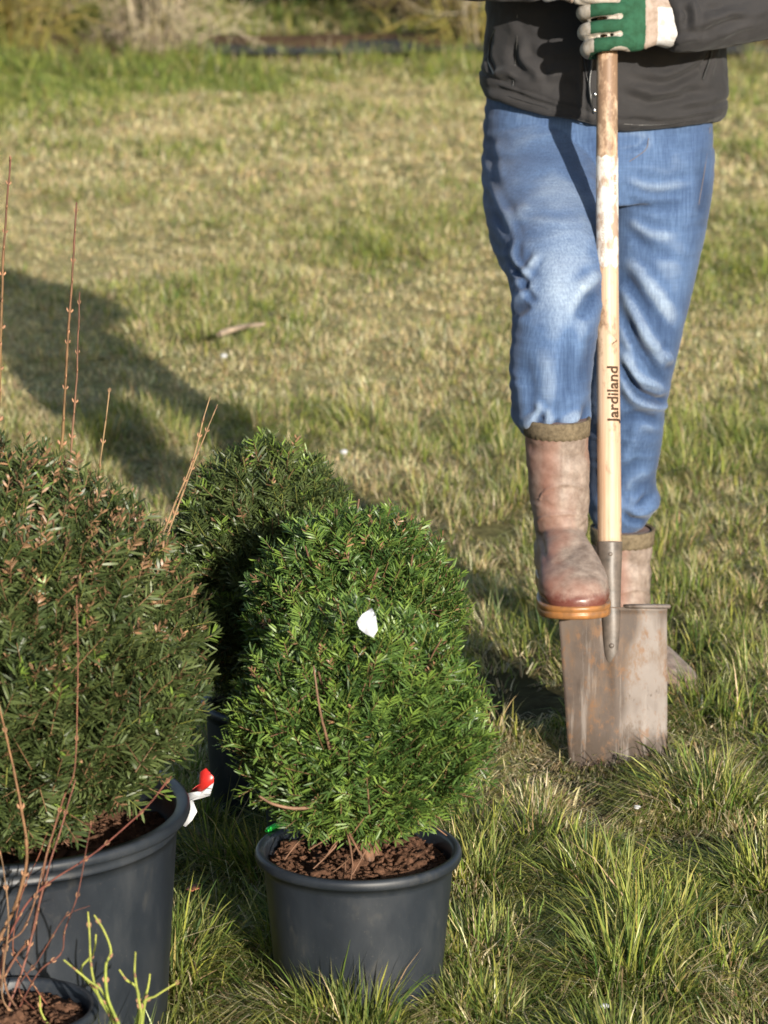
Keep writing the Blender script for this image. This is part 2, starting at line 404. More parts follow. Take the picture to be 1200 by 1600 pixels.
# ------------------------------------------------------------------ ground, bed, path
def gz(x, y):
    f = np.clip((15.5 - np.asarray(y, float)) / 2, 0, 1)
    return f * (.030 * np.exp(-((np.asarray(x) + .033) ** 2 + (np.asarray(y) - 4.04) ** 2) / .05) + .022 * fbm(np.asarray(x) / .55, np.asarray(y) / .55, seed=5, octv=3) + .012 * fbm(np.asarray(x) / .16, np.asarray(y) / .16, seed=9, octv=2))
def grid(name, xs, ys, zf, m, **k):
    X, Y = np.meshgrid(xs, ys); V = np.stack([X, Y, zf(X, Y)], -1).reshape(-1, 3); nx = len(xs)
    i = np.arange(len(ys) - 1)[:, None] * nx; j = np.arange(nx - 1)[None]
    Q = np.stack([i + j, i + j + 1, i + nx + j + 1, i + nx + j], -1).reshape(-1, 4)
    return tag(obj(name, np_mesh(name, V, Q), m), **k)
xs = np.concatenate([[-300, -60, -15], np.linspace(-5, 5, 260), [15, 60, 300]])
ys = np.concatenate([[-60, -8, 0], np.linspace(2.5, 16, 340), [20, 28, 60, 300]])
grid('ground', xs, ys, gz, M_ground, kind='structure')
xb = np.linspace(-9, 9, 180)
def strip(name, y0f, y1f, z0, amp, m, seed, ny=14):
    X = np.repeat(xb[None], ny, 0); t = np.linspace(0, 1, ny)[:, None]
    Y = (1 - t) * y0f(xb)[None] + t * y1f(xb)[None]
    Z = z0 + amp * np.sin(t * math.pi) * (1 + .8 * fbm(X / .3, Y / .3, seed=seed))
    V = np.stack([X, Y, Z], -1).reshape(-1, 3); nx = len(xb); i = np.arange(ny - 1)[:, None] * nx; j = np.arange(nx - 1)[None]
    Q = np.stack([i + j, i + j + 1, i + nx + j + 1, i + nx + j], -1).reshape(-1, 4)
    return tag(obj(name, np_mesh(name, V, Q), m), kind='structure')
strip('planting_bed', lambda x: 17.0 + .1 * np.sin(x * 2) - .5 * (x < -1.3), lambda x: 18.75 + .15 * np.sin(x * 3), .004, .05, M_bed, 3)
xb = np.linspace(-.95, 9, 120)
strip('wet_path', lambda x: 17.14 + .07 * np.sin(x * 3.1), lambda x: 17.9 + .1 * np.sin(x * 5) - .5 * np.clip(-x - .5, 0, 1), .05, .0, M_path, 4, 6)

# ------------------------------------------------------------------ grass
G = {'deep': (.055, .105, .022), 'mid': (.155, .215, .042), 'lime': (.32, .345, .070), 'straw': (.62, .51, .28), 'pale': (.74, .645, .42), 'brown': (.42, .29, .16)}
PAL = np.array([G[k] for k in ('deep', 'mid', 'lime', 'straw', 'pale', 'brown')])
OBST = [(-.033, 4.04, .113), (-.50, 3.97, .222), (-.052, 4.53, .113), (-.171, 4.85, .103), (-.49, 4.66, .09), (-.43, 3.63, .077), (-.32, 3.47, .066)]
def blades(name, rng, px, py, L, az, lean, wd, cols, levels):
    """levels: heights along the blade; two vertices each and one at the tip"""
    n = len(px); t = np.array(levels); nl = len(t)
    d = np.stack([np.cos(az), np.sin(az), 0 * az], -1)
    wa = az + np.pi / 2 + rng.normal(0, .6, n); wv = np.stack([np.cos(wa), np.sin(wa), 0 * wa], -1)
    base = np.stack([px, py, gz(px, py) - .006], -1)
    up = np.array([0, 0, 1.])
    def P(tt):
        hor = (lean * L * tt ** 1.6)[:, None]; ver = (L * np.sqrt(np.maximum(1 - np.minimum(lean, .99) ** 2 * tt ** 1.5, .02)) * tt)[:, None]
        return base + d * hor + up * ver
    Vs = []; Cs = []
    tipc = rng.uniform(0, 1, n)[:, None] ** 2
    for tt in t:
        c = P(tt); hw = (wd * (1 - tt) ** .6 * .5)[:, None]
        cc = cols * (1 - .55 * tipc * tt) + np.array([.38, .29, .15]) * .55 * tipc * tt
        Vs += [c - wv * hw, c + wv * hw]; Cs += [cc, cc]
    Vs.append(P(1.0)); Cs.append(cols * (1 - .5 * tipc) + np.array([.42, .33, .18]) * .5 * tipc)
    V = np.stack(Vs, 1).reshape(-1, 3); K = 2 * nl + 1; Cc = np.stack(Cs, 1).reshape(-1, 3)
    o = np.arange(n)[:, None] * K
    Q = np.concatenate([o + np.array([[2 * i, 2 * i + 1, 2 * i + 3, 2 * i + 2]]) for i in range(nl - 1)]) if nl > 1 else None
    T = o + np.array([[2 * nl - 2, 2 * nl - 1, 2 * nl]])
    return tag(obj(name, np_mesh(name, V, Q, T, cols=Cc), M_grass), kind='stuff')

def choose(rng, W):
    c = np.cumsum(W, 1); c /= c[:, -1:]; return (rng.random(len(W))[:, None] > c).sum(1)

def turf(name, seed, y0, y1, dens, ppt, Lr, wr, spread, levels, label, margin=.75, tussock=.7):
    rng = np.random.default_rng(seed)
    half1 = y1 * .125 + margin; A = 2 * half1 * (y1 - y0); nt = int(A * dens)
    cx = rng.uniform(-half1, half1, nt); cy = rng.uniform(y0, y1, nt)
    vis = np.abs(cx) < cy * .122 + .1
    keep = (vis | (rng.random(nt) < .35)) & (np.abs(cx) < cy * .125 + margin)
    patch = fbm(cx / .22, cy / .30, seed=21, octv=3)
    keep &= rng.random(nt) < np.clip(.80 + 1.5 * patch, np.where(cy > 7, .8, .14), 1)
    for (ox, oy, orr) in OBST: keep &= (cx - ox) ** 2 + (cy - oy) ** 2 > (orr + .004) ** 2
    cx, cy = cx[keep], cy[keep]; nt = len(cx)
    if y0 < 5:
        for (ox, oy, orr) in OBST:
            aa = rng.uniform(0, 2 * np.pi, 120); qq = orr + rng.uniform(.008, .05, 120); cx = np.append(cx, ox + qq * np.cos(aa)); cy = np.append(cy, oy + qq * np.sin(aa))
        ok = np.ones(len(cx), bool)
        for (ox, oy, orr) in OBST: ok &= (cx - ox) ** 2 + (cy - oy) ** 2 > (orr + .004) ** 2
        cx, cy = cx[ok], cy[ok]; nt = len(cx)
    # tussocks: every tuft belongs to the nearest of a scatter of clump centres
    cell = .20 if y0 < 5 else .15; gx, gy = np.floor(cx / cell), np.floor(cy / cell); bd = np.full(nt, 9.); bx = np.zeros(nt); by = np.zeros(nt); bh = np.zeros(nt)
    for di in (-1, 0, 1):
        for dj in (-1, 0, 1):
            ux, uy = gx + di, gy + dj
            px_ = (ux + .5 + .45 * hash3(ux, uy, ux * 0, 71)) * cell; py_ = (uy + .5 + .45 * hash3(ux, uy, ux * 0, 72)) * cell
            dd_ = np.hypot(cx - px_, cy - py_); m_ = dd_ < bd; bd[m_] = dd_[m_]; bx[m_] = (cx - px_)[m_]; by[m_] = (cy - py_)[m_]; bh[m_] = hash3(ux, uy, ux * 0, 73)[m_]
    tus = tussock
    vig = fbm(cx / .5, cy / .7, seed=31, octv=3)              # lusher / drier
    near = np.clip((6.2 - cy) / 2.2, 0, 1)
    lush = fbm(cx / .16, cy / .2, seed=77, octv=2)
    Lt = rng.uniform(*Lr, nt) * (1 + .55 * vig) * (1 + .35 * lush) 
    # the bright clump in the front right and the greener strip at the far edge
    cl = np.exp(-(((cx - .40) / .20) ** 2 + ((cy - 4.42) / .16) ** 2)); cl3 = np.exp(-(((cx - .425) / .05) ** 2 + ((cy - 5.03) / .05) ** 2)); cl2 = np.exp(-(((cx - .55) / .10) ** 2 + ((cy - 5.36) / .09) ** 2))
    far = np.clip((cy - 14.8 + .5 * vig) / 1.4, 0, 1) * np.where(cx < 0.6, 1, .3) * (.35 + 1.3 * (cx < -1.0))
    green = np.clip(.40 + .75 * vig + .46 * near + .45 * lush * near + 1.4 * cl + .8 * cl2 + .5 * cl3 + 1.0 * far - .06 * np.clip((cy - 7) / 5, 0, 1) - .07, .06, 1)
    Lt *= 1 + .35 * cl + .2 * far + .75 * cl3 + .55 * cl2
    lip = ((cy > 15.5) & (cy < 17.6) & (cx < -.55 + .3 * vig)).astype(float); Lt *= 1 + .15 * lip
    Lt *= 1 + tus * (.38 + .42 * bh - (1.05 / cell) * np.clip(bd, 0, .12)); Lt = np.maximum(Lt, .018)
    green = np.clip(green + .22 * tus * bh + .9 * lip, .05, 1)
    lean_t = rng.uniform(.1, .5, nt) * np.where(cy > 7, .7, 1); az_t = rng.uniform(0, 2 * np.pi, nt); az_b = 3.9 + 1.4 * fbm(cx / .3, cy / .3, seed=55)
    n = nt * ppt; r = lambda a: np.repeat(a, ppt)
    az = rng.uniform(0, 2 * np.pi, n); rad = spread * np.sqrt(rng.random(n))
    px = r(cx) + rad * np.cos(az); py = r(cy) + rad * np.sin(az)
    for (ox, oy, orr) in OBST:
        if orr <= 0: continue
        dx, dy = px - ox, py - oy; q = np.hypot(dx, dy); s = np.maximum(1, (orr + .006) / np.maximum(q, 1e-4)); px = ox + dx * s; py = oy + dy * s
    tl = r(tus * np.clip(bd / .07, 0, 1.2) * .62 / np.maximum(bd, 1e-3))
    d = np.stack([r(bx) * tl + np.cos(az) * rad / spread * .6 + np.cos(r(az_b)) * r(lean_t) + rng.normal(0, .30, n), r(by) * tl + np.sin(az) * rad / spread * .6 + np.sin(r(az_b)) * r(lean_t) + rng.normal(0, .30, n)], -1)
    lean = np.clip(np.hypot(d[:, 0], d[:, 1]), .03, .97); azb = np.arctan2(d[:, 1], d[:, 0])
    g = r(green)
    W = np.stack([.42 * g * (.4 + .6 * r(near)), .85 * g, (.42 + .9 * r(cl)) * g * (1 - .6 * r(lip)), .95 * (1 - g) + .06, .62 * (1 - g) + .04, .22 * (1 - g) + .05], 1)
    k = choose(rng, W); cols = PAL[k] * rng.uniform(.7, 1.3, (n, 1)) * (1 + rng.normal(0, .06, (n, 3)))
    dry = k >= 3
    lying = rng.random(n) < .10 * (1 - r(lip)); cols = np.where(lying[:, None], PAL[rng.integers(3, 6, n)] * rng.uniform(.55, 1.05, (n, 1)), cols)
    L = r(Lt) * rng.uniform(.45, 1.15, n) * np.where(dry, .95, 1); lean = np.where(dry, np.minimum(lean * 1.25 + .1, .97), lean); lean = np.where(lying, .985, lean); azb = np.where(lying, rng.uniform(0, 2 * np.pi, n), azb)
    wd = rng.uniform(*wr, n) * np.where(dry, .8, 1)
    return blades(name, rng, px, py, L, azb, lean, wd, np.clip(cols, .01, .8), levels)

turf('grass', 1, 3.35, 5.3, 1900, 27, (.046, .086), (.0024, .0048), .027, (0, .38, .72), 'near', tussock=1.25)
turf('grass', 2, 5.3, 8.0, 1550, 19, (.040, .066), (.0022, .004), .024, (0, .5), 'middle')
turf('grass', 3, 8.0, 12.0, 1000, 17, (.034, .056), (.003, .005), .032, (0, .5), 'far', tussock=.5)
turf('grass', 4, 12.0, 17.1, 520, 15, (.036, .060), (.005, .008), .045, (0, .5), 'edge', 1.5, .35)
turf('grass', 6, 16.2, 17.45, 190, 14, (.06, .13), (.005, .009), .05, (0, .5), 'lip', 1.5, .9)
turf('grass', 5, 18.6, 23, 150, 14, (.08, .14), (.008, .013), .07, (0, .5), 'behind the bed', 2)
# ------------------------------------------------------------------ pots and plants
def lathe(prof, k=72, c=(0, 0)):
    P = np.array(prof, float); n = len(P); th = np.linspace(0, 2 * np.pi, k, endpoint=False)
    V = np.stack([c[0] + P[:, 0, None] * np.cos(th), c[1] + P[:, 0, None] * np.sin(th), np.repeat(P[:, 1, None], k, 1)], -1).reshape(-1, 3)
    i = np.arange(n - 1)[:, None] * k; j = np.arange(k)[None]; j2 = (j + 1) % k
    return V, np.stack([i + j, i + j2, i + k + j2, i + k + j], -1).reshape(-1, 4)

def make_pot(root, x, y, rr, rb, h, soil_z, seed, chips=260, dish=.01):
    lip = rr * .045 + .003
    prof = [(0, .004), (rb * .9, .004), (rb, .0), (rb + .002, .006)]
    for t in np.linspace(.05, .93, 14): prof.append((rb + (rr - lip - rb) * t, h * t))
    r2 = rr - lip
    prof += [(r2 - .0004, h * .94 - .012), (r2 + .0012, h * .94 - .010), (r2 + .0012, h * .94 - .007), (r2, h * .94 - .005)] if h * .94 - .005 < h - .017 else []
    prof += [(r2, h - .016), (r2 + .002, h - .015), (rr - .001, h - .013), (rr + .0005, h - .009), (rr, h - .004), (rr - .002, h - .0005), (rr - .005, h), (r2 - .001, h - .001), (r2 - .0035, h - .005), (r2 - .004, h - .02), (r2 - .006, soil_z - .02), (r2 * .5, soil_z - .03)]
    V, Q = lathe(prof, 96)
    th = np.arctan2(V[:, 1], V[:, 0]); wob = 1 + .006 * np.sin(2 * th + seed) + .004 * np.sin(3 * th + seed * 2)   # a used pot is never quite round
    V[:, :2] *= wob[:, None]
    V += [x, y, gz(x, y)]
    obj('pot', np_mesh('pot', V, Q), M_pot, root)
    rng = np.random.default_rng(seed); n = 70; rs = np.linspace(0, 1, n); k = 220
    ri = r2 - .0065; th = np.linspace(0, 2 * np.pi, k, endpoint=False); RR, TT = np.meshgrid(rs * ri, th, indexing='ij')
    X = RR * np.cos(TT); Y = RR * np.sin(TT)
    Z = soil_z - dish * (RR / ri) ** 2 + .022 * fbm(X / .034, Y / .034, seed=seed, octv=5) * (1 - .6 * (RR / ri) ** 3) + .004 * vnoise(X / .006, Y / .006, seed=seed + 3)
    V = np.stack([X * wob.mean() + x, Y + y, Z + gz(x, y)], -1).reshape(-1, 3)
    i = np.arange(n - 1)[:, None] * k; j = np.arange(k)[None]; j2 = (j + 1) % k
    a = Acc(); a.add(V, np.stack([i + j, i + j2, i + k + j2, i + k + j], -1).reshape(-1, 4))
    for _ in range(int(chips * 1.6)):                                     # bark chips lying on the compost
        q = rng.random() ** .5 * ri * .93; t = rng.uniform(0, 2 * np.pi); s = rng.uniform(.0012, .0042) * (3.2 if rng.random() < .05 else 1)
        cx, cy = x + q * math.cos(t), y + q * math.sin(t); b = rng.uniform(-1, 1, (8, 3)) * .25 + np.array([[sx, sy, sz] for sx in (-1, 1) for sy in (-1, 1) for sz in (-1, 1)])
        b *= [s, s * rng.uniform(.4, .8), s * rng.uniform(.2, .5)]
        ca, sa = math.cos(t * 7), math.sin(t * 7); tl = rng.uniform(-.5, .5)
        b = np.stack([b[:, 0] * ca - b[:, 1] * sa, b[:, 0] * sa + b[:, 1] * ca, b[:, 2] + b[:, 0] * tl], -1) + [cx, cy, gz(x, y) + soil_z + .003 + rng.uniform(0, .007) - dish * (q / ri) ** 2]
        a.add(b, [[0, 1, 3, 2], [4, 6, 7, 5], [0, 4, 5, 1], [2, 3, 7, 6], [0, 2, 6, 4], [1, 5, 7, 3]])
    obj('soil', a.mesh('soil', smooth=False), M_bark, root)

def tube(P, r, k=6):
    """tapered tube along points P with radii r"""
    P = np.asarray(P, float); n = len(P); T = np.gradient(P, axis=0); T /= np.linalg.norm(T, axis=1)[:, None] + 1e-9
    ref = np.where(np.abs(T[:, 2:3]) > .9, [[1., 0, 0]], [[0, 0, 1.]]); A = np.cross(T, ref); A /= np.linalg.norm(A, axis=1)[:, None] + 1e-9; B = np.cross(T, A)
    th = np.linspace(0, 2 * np.pi, k, endpoint=False); r = np.broadcast_to(np.asarray(r, float), (n,))
    V = (P[:, None] + (A[:, None] * np.cos(th)[None, :, None] + B[:, None] * np.sin(th)[None, :, None]) * r[:, None, None]).reshape(-1, 3)
    i = np.arange(n - 1)[:, None] * k; j = np.arange(k)[None]; j2 = (j + 1) % k
    return V, np.stack([i + j, i + j2, i + k + j2, i + k + j], -1).reshape(-1, 4)

def unit(a): return a / (np.linalg.norm(a, axis=-1, keepdims=True) + 1e-9)

def needles(name, seed, c, rad, n, inner, k, nl, nw, pal, tipp, zmin, sl=(.04, .065), droop=.35, browntop=0, root=None, hole=None, sunny=0):
    """clipped yew crown: shoots over (and below) an uneven surface, each with rows of flat needles"""
    rng = np.random.default_rng(seed); c = np.asarray(c, float); rad = np.asarray(rad, float)
    N = n + inner; i = np.arange(N); ph = i * 2.39996 + rng.normal(0, .5, N); z = rng.uniform(-1, 1, N)
    q = np.sqrt(1 - z * z); D = np.stack([q * np.cos(ph), q * np.sin(ph), z], -1)
    keep = (D[:, 1] < .45) | (rng.random(N) < .5); 
    lump = 1 + .075 * fbm(D[:, 0] * 2.4, D[:, 1] * 2.4, D[:, 2] * 2.4, seed=seed, octv=2) + .075 * vnoise(D[:, 0] * 6, D[:, 1] * 6, D[:, 2] * 6, seed=seed + 4)
    low = np.clip(-D[:, 2], 0, 1); lump *= 1 - droop * low ** 1.6
    rr = np.where(i < n, rng.uniform(.80, 1.03, N), rng.uniform(.45, .87, N)) * lump
    gaps = fbm(D[:, 0] * 5.5, D[:, 1] * 5.5, D[:, 2] * 5.5, seed=seed + 9, octv=2)
    keep &= ~((gaps < -.17) & (i < n) & (rng.random(N) < .88))
    P = c + D * rad * rr[:, None]; keep &= P[:, 2] > zmin
    if hole is not None: keep &= ~((P[:, 0] < hole[0]) & (P[:, 2] < hole[1]))
    P, D, ins = P[keep], D[keep], (i >= n)[keep]; N = len(P)
    ax = unit(D * .75 + np.array([0, 0, .55]) + rng.normal(0, .34, (N, 3)))
    ax[:, 2] = np.where(D[:, 2] < -.3, ax[:, 2] - .25, ax[:, 2]); ax = unit(ax)
    SL = rng.uniform(*sl, N); P0 = P - ax * SL[:, None] * .6
    side = unit(np.cross(ax, rng.normal(0, 1, (N, 3)) + [0, 0, 2.2])); up = np.cross(side, ax)
    # needles
    t = (np.arange(k) + .5) / k; M = N * k; r = lambda a: np.repeat(a, k, 0)
    tt = np.tile(t, N) + rng.normal(0, .02, M); sg = np.tile(np.where(np.arange(k) % 2 == 0, 1., -1.), N)
    rad_spread = r(rng.uniform(.08, .5, N)); th = rng.normal(0, 1, M) * rad_spread * 1.1 + .3
    S, U, A = r(side), r(up), r(ax)
    out = S * (sg * np.cos(th))[:, None] + U * np.sin(th)[:, None]
    fwd = (.35 + .95 * np.clip((tt - .55) / .45, 0, 1) ** 1.5)[:, None]
    d = unit(out + A * fwd + rng.normal(0, .10, (M, 3)))
    # clipped brown ends, mostly over the top
    bp = browntop * np.clip(.12 + D[:, 2] * 1.25, .08, 1)
    br = r(rng.random(N) < bp)[:, None] & (tt > .74)[:, None] & (rng.random((M, 1)) < .62)
    L = rng.uniform(*nl, M) * np.where(br[:, 0], .55, 1) * (1 - .35 * np.clip((tt - .8) / .2, 0, 1)); b = r(P0) + A * (tt * r(SL))[:, None]
    wv = unit(np.cross(d, np.cross(A, d) * .6 + rng.normal(0, .25, (M, 3)) + U * .5)); hw = (rng.uniform(*nw, M) * .5)[:, None]
    nm = np.cross(wv, d); bend = (rng.normal(0, .10, M) + .08)[:, None] * L[:, None] * nm
    m1 = b + d * (L * .35)[:, None] + bend * .6; m2 = b + d * (L * .75)[:, None] + bend * .7; e = b + d * L[:, None]
    V = np.stack([b - wv * hw * .5, b + wv * hw * .5, m1 - wv * hw, m1 + wv * hw, m2 - wv * hw * .85, m2 + wv * hw * .85, e], 1).reshape(-1, 3)
    o = np.arange(M)[:, None] * 7; Q = np.concatenate([o + [[0, 1, 3, 2]], o + [[2, 3, 5, 4]]]); T = o + [[4, 5, 6]]
    pal = np.array(pal); ci = rng.random(N); clump = .5 + .5 * fbm(P[:, 0] / .05, P[:, 1] / .05, P[:, 2] / .05, seed=seed + 2)
    ci = np.clip(.55 * ci + .45 * clump, 0, .999) * (len(pal) - 1); lo = ci.astype(int); f = (ci - lo)[:, None]
    cs = pal[lo] * (1 - f) + pal[lo + 1] * f
    cn = r(cs) * rng.uniform(.75, 1.25, (M, 1)); tw = np.clip((tt - .62) / .38, 0, 1)[:, None]
    young = r((rng.random(N) < tipp) & ~ins)[:, None]; cn = np.where(young, cn * (1 - tw) + np.array([.17, .26, .045]) * tw, cn)
    cn = np.where(br, np.array([.25, .145, .08]) * rng.uniform(.6, 1.4, (M, 1)), cn)
    col = np.repeat(np.clip(cn, .004, .6), 7, 0)
    me = np_mesh(name, V, Q, T, cols=col)
    o_ = obj('foliage', me, M_yew, root)
    # shoots
    a = Acc(); tc = np.where(rng.random(N)[:, None] < .35 + browntop * .5, [[.17, .105, .055]], [[.15, .17, .04]])
    th3 = np.array([0, 2.094, 4.189]); Vt = []
    for q_, rad_ in ((0, .0013), (1.0, .0007)):
        cc = P0 + ax * (SL * q_)[:, None]
        for a3 in th3: Vt.append(cc + (side * math.cos(a3) + up * math.sin(a3)) * rad_)
    Vt = np.stack(Vt, 1).reshape(-1, 3); o = np.arange(N)[:, None] * 6
    Qt = np.concatenate([o + [[0, 1, 4, 3]], o + [[1, 2, 5, 4]], o + [[2, 0, 3, 5]]])
    sh = obj('shoots', np_mesh('shoots', Vt, Qt, cols=np.repeat(tc, 6, 0)), M_twigcol, root)
    return P

def branches(root, seed, foot, c, rad, n, r0=.007, extra=None):
    rng = np.random.default_rng(seed); a = Acc(); foot = np.array(foot, float); c = np.array(c, float)
    col = np.array([.17, .095, .06])
    for i in range(n):
        d = unit(rng.normal(0, 1, 3) + [0, -.25, .35]); e = c + d * np.array(rad) * rng.uniform(.55, .85); b = foot + rng.normal(0, .006, 3) * [1, 1, 0]
        m = b * .45 + e * .55 + rng.normal(0, .012, 3); m[2] -= .01; P = catmull([b, b * .75 + m * .25 + [0, 0, .012], m, e], 12)
        a.add(*tube(P, np.linspace(r0 * rng.uniform(.5, 1), .0014, 12)), col=col * rng.uniform(.7, 1.3))
        for j in range(5):
            s = P[rng.integers(5, 11)]; q = s + unit(rng.normal(0, 1, 3) + d) * rng.uniform(.04, .09)
            a.add(*tube(catmull([s, (s + q) / 2 + rng.normal(0, .005, 3), q], 5), np.linspace(.0018, .0008, 5), 5), col=col * rng.uniform(.8, 1.4))
    for P, r_ in (extra or []): a.add(*tube(catmull(P, 12), np.linspace(r_, r_ * .5, 12), 7), col=np.array([.19, .115, .075]))
    obj('branches', a.mesh('branches'), M_twigcol, root)

PAL_A = [(.018, .042, .013), (.036, .076, .018), (.064, .122, .026), (.105, .175, .040), (.17, .235, .06)]
PAL_D = [(.020, .036, .014), (.040, .062, .020), (.064, .090, .028), (.095, .125, .042), (.15, .16, .07)]
GY = 'potted yew balls on the grass'
# front yew
yA = empty('potted_yew', (-.033, 4.04, float(gz(-.033, 4.04))), 'small bright green yew ball in the black pot with a green clip on its rim', 'potted shrub', GY)
make_pot(yA, -.033, 4.04, .134, .107, .195, .180, 11)
needles('foliage', 101, (-.031, 4.04, .372), (.146, .141, .150), 2600, 1900, 34, (.015, .024), (.0018, .0027), PAL_A, .45, .200, sl=(.05, .085), droop=.30, browntop=.10, root=yA, hole=(-.068, .268))
branches(yA, 102, (-.02, 4.03, .20), (-.03, 4.04, .42), (.16, .16, .17), 16,
         extra=[([at(586, 1300, 4.02), at(575, 1245, 3.99), at(545, 1205, 3.945), at(520, 1165, 3.90)], .0055), ([at(560, 1235, 3.97), at(480, 1262, 3.93), at(432, 1258, 3.92), at(405, 1244, 3.91)], .003), ([at(515, 1170, 3.90), at(500, 1110, 3.875), at(490, 1040, 3.88)], .002)])
# yew right behind it
yB = empty('potted_yew', (-.052, 4.53, float(gz(-.052, 4.53))), 'green yew ball close behind the front one, its pot hidden', 'potted shrub', GY)
make_pot(yB, -.052, 4.53, .134, .112, .222, .20, 12, 60)
needles('foliage', 111, (-.040, 4.55, .392), (.140, .140, .138), 2600, 1700, 32, (.015, .024), (.0018, .0028), PAL_A, .35, .25, sl=(.05, .08), droop=.35, browntop=.22, root=yB)
branches(yB, 112, (-.05, 4.53, .20), (-.05, 4.54, .43), (.16, .16, .17), 12)
# dark rear yew
yC = empty('potted_yew', (-.171, 4.85, float(gz(-.171, 4.85))), 'dark green ragged yew farthest back, between the two big balls', 'potted shrub', GY)
make_pot(yC, -.171, 4.85, .110, .095, .19, .17, 13, 60)
needles('foliage', 121, (-.180, 4.87, .375), (.136, .130, .19), 2500, 2200, 32, (.017, .026), (.0020, .0030), PAL_D[:4] + [(.07, .15, .035)], .22, .18, sl=(.05, .085), droop=.05, browntop=.10, root=yC)
branches(yC, 122, (-.171, 4.85, .19), (-.171, 4.85, .42), (.15, .15, .15), 12)
# big left yew
yD = empty('potted_yew', (-.50, 3.97, float(gz(-.5, 3.97))), 'largest yew ball, olive green with brown clipped tips, in the wide black pot', 'potted shrub', GY)
make_pot(yD, -.50, 3.97, .253, .218, .315, .262, 14, 900, dish=.0)
needles('foliage', 131, (-.520, 3.97, .484), (.274, .272, .250), 7200, 4400, 34, (.017, .027), (.0022, .0034), PAL_D, .05, .30, sl=(.055, .09), droop=.16, browntop=.80, root=yD)
branches(yD, 132, (-.50, 3.97, .25), (-.5, 3.97, .5), (.3, .3, .26), 26, .010)

def stem_pts(pts, Y, Y1=None):
    Y1 = Y if Y1 is None else Y1; n = len(pts)
    return [at(p[0], p[1], Y + (Y1 - Y) * i / (n - 1)) for i, p in enumerate(pts)]
def bare_stem(root, P, r0, r1, c0, c1, gap=.033, bud=1.7, seed=0, swell=.45):
    rng = np.random.default_rng(seed); P = catmull(P, 60); L = np.concatenate([[0], np.cumsum(np.linalg.norm(np.diff(P, axis=0), axis=1))])
    n = 60; P = P + np.stack([fbm(L / .08, L * 0 + seed, seed=seed), fbm(L / .08, L * 0 + seed + 5, seed=seed + 1), L * 0], -1) * .002
    r = np.linspace(r0, r1, n); nodes = np.arange(gap, L[-1], gap) + rng.normal(0, gap * .12, len(np.arange(gap, L[-1], gap)))
    for q in nodes: r = r * (1 + swell * np.exp(-((L - q) / .0035) ** 2))
    a = Acc(); t = np.linspace(0, 1, n)[:, None]; col = np.array(c0) * (1 - t) + np.array(c1) * t
    V, Q = tube(P, r, 7); a.add(V, Q, col=np.repeat(col, 7, 0))
    T = unit(np.gradient(P, axis=0))
    for i_, q in enumerate(nodes):                             # pairs of buds
        i = min(np.searchsorted(L, q), n - 1); s = unit(np.cross(T[i], [0.2, 1, .1] if i_ % 2 else [1, .3, .1]))
        for sg in (-1, 1):
            b = P[i] + s * sg * r[i] * .8; e = b + s * sg * r[i] * bud * .8 + T[i] * .006
            a.add(*tube([b, (b + e) / 2 + s * sg * .0008, e], [r[i] * .75, r[i] * .8, .0003], 5), col=np.array([.34, .19, .11]))
    return obj('stem', a.mesh('stem'), M_twigcol, root)
RB = (.13, .06, .042); OL = (.24, .19, .06); TN = (.30, .20, .11)
# tall bare shrub behind the big yew
g1 = empty('bare_stemmed_shrub', (-.49, 4.66, float(gz(-.49, 4.66))), 'leafless shrub of tall thin reddish stems rising behind the big yew ball', 'potted shrub')
make_pot(g1, -.49, 4.66, .105, .088, .19, .17, 15, 60)
b0 = (-.49, 4.66, .165)
for i, (pts, Y, r0, c0, c1) in enumerate([
    ([(-20, 900), (-6, 700), (1, 560), (6, 400), (16, 250)], 4.60, .0036, OL, RB),
    ([(75, 950), (88, 760), (96, 690), (108, 500), (120, 316)], 4.64, .0034, OL, RB),
    ([(85, 950), (104, 780), (113, 680), (120, 570), (125, 456)], 4.66, .0026, TN, RB),
    ([(120, 950), (146, 800), (158, 710), (171, 606)], 4.68, .0024, OL, TN),
    ([(180, 1000), (236, 880), (268, 800), (302, 712), (328, 620)], 4.62, .0024, TN, TN),
    ([(190, 1010), (240, 900), (272, 808), (306, 716), (340, 632)], 4.70, .0023, TN, TN)]):
    bare_stem(g1, [b0, *stem_pts(pts, Y)], r0, r0 * .35, c0, c1, seed=i + 3)
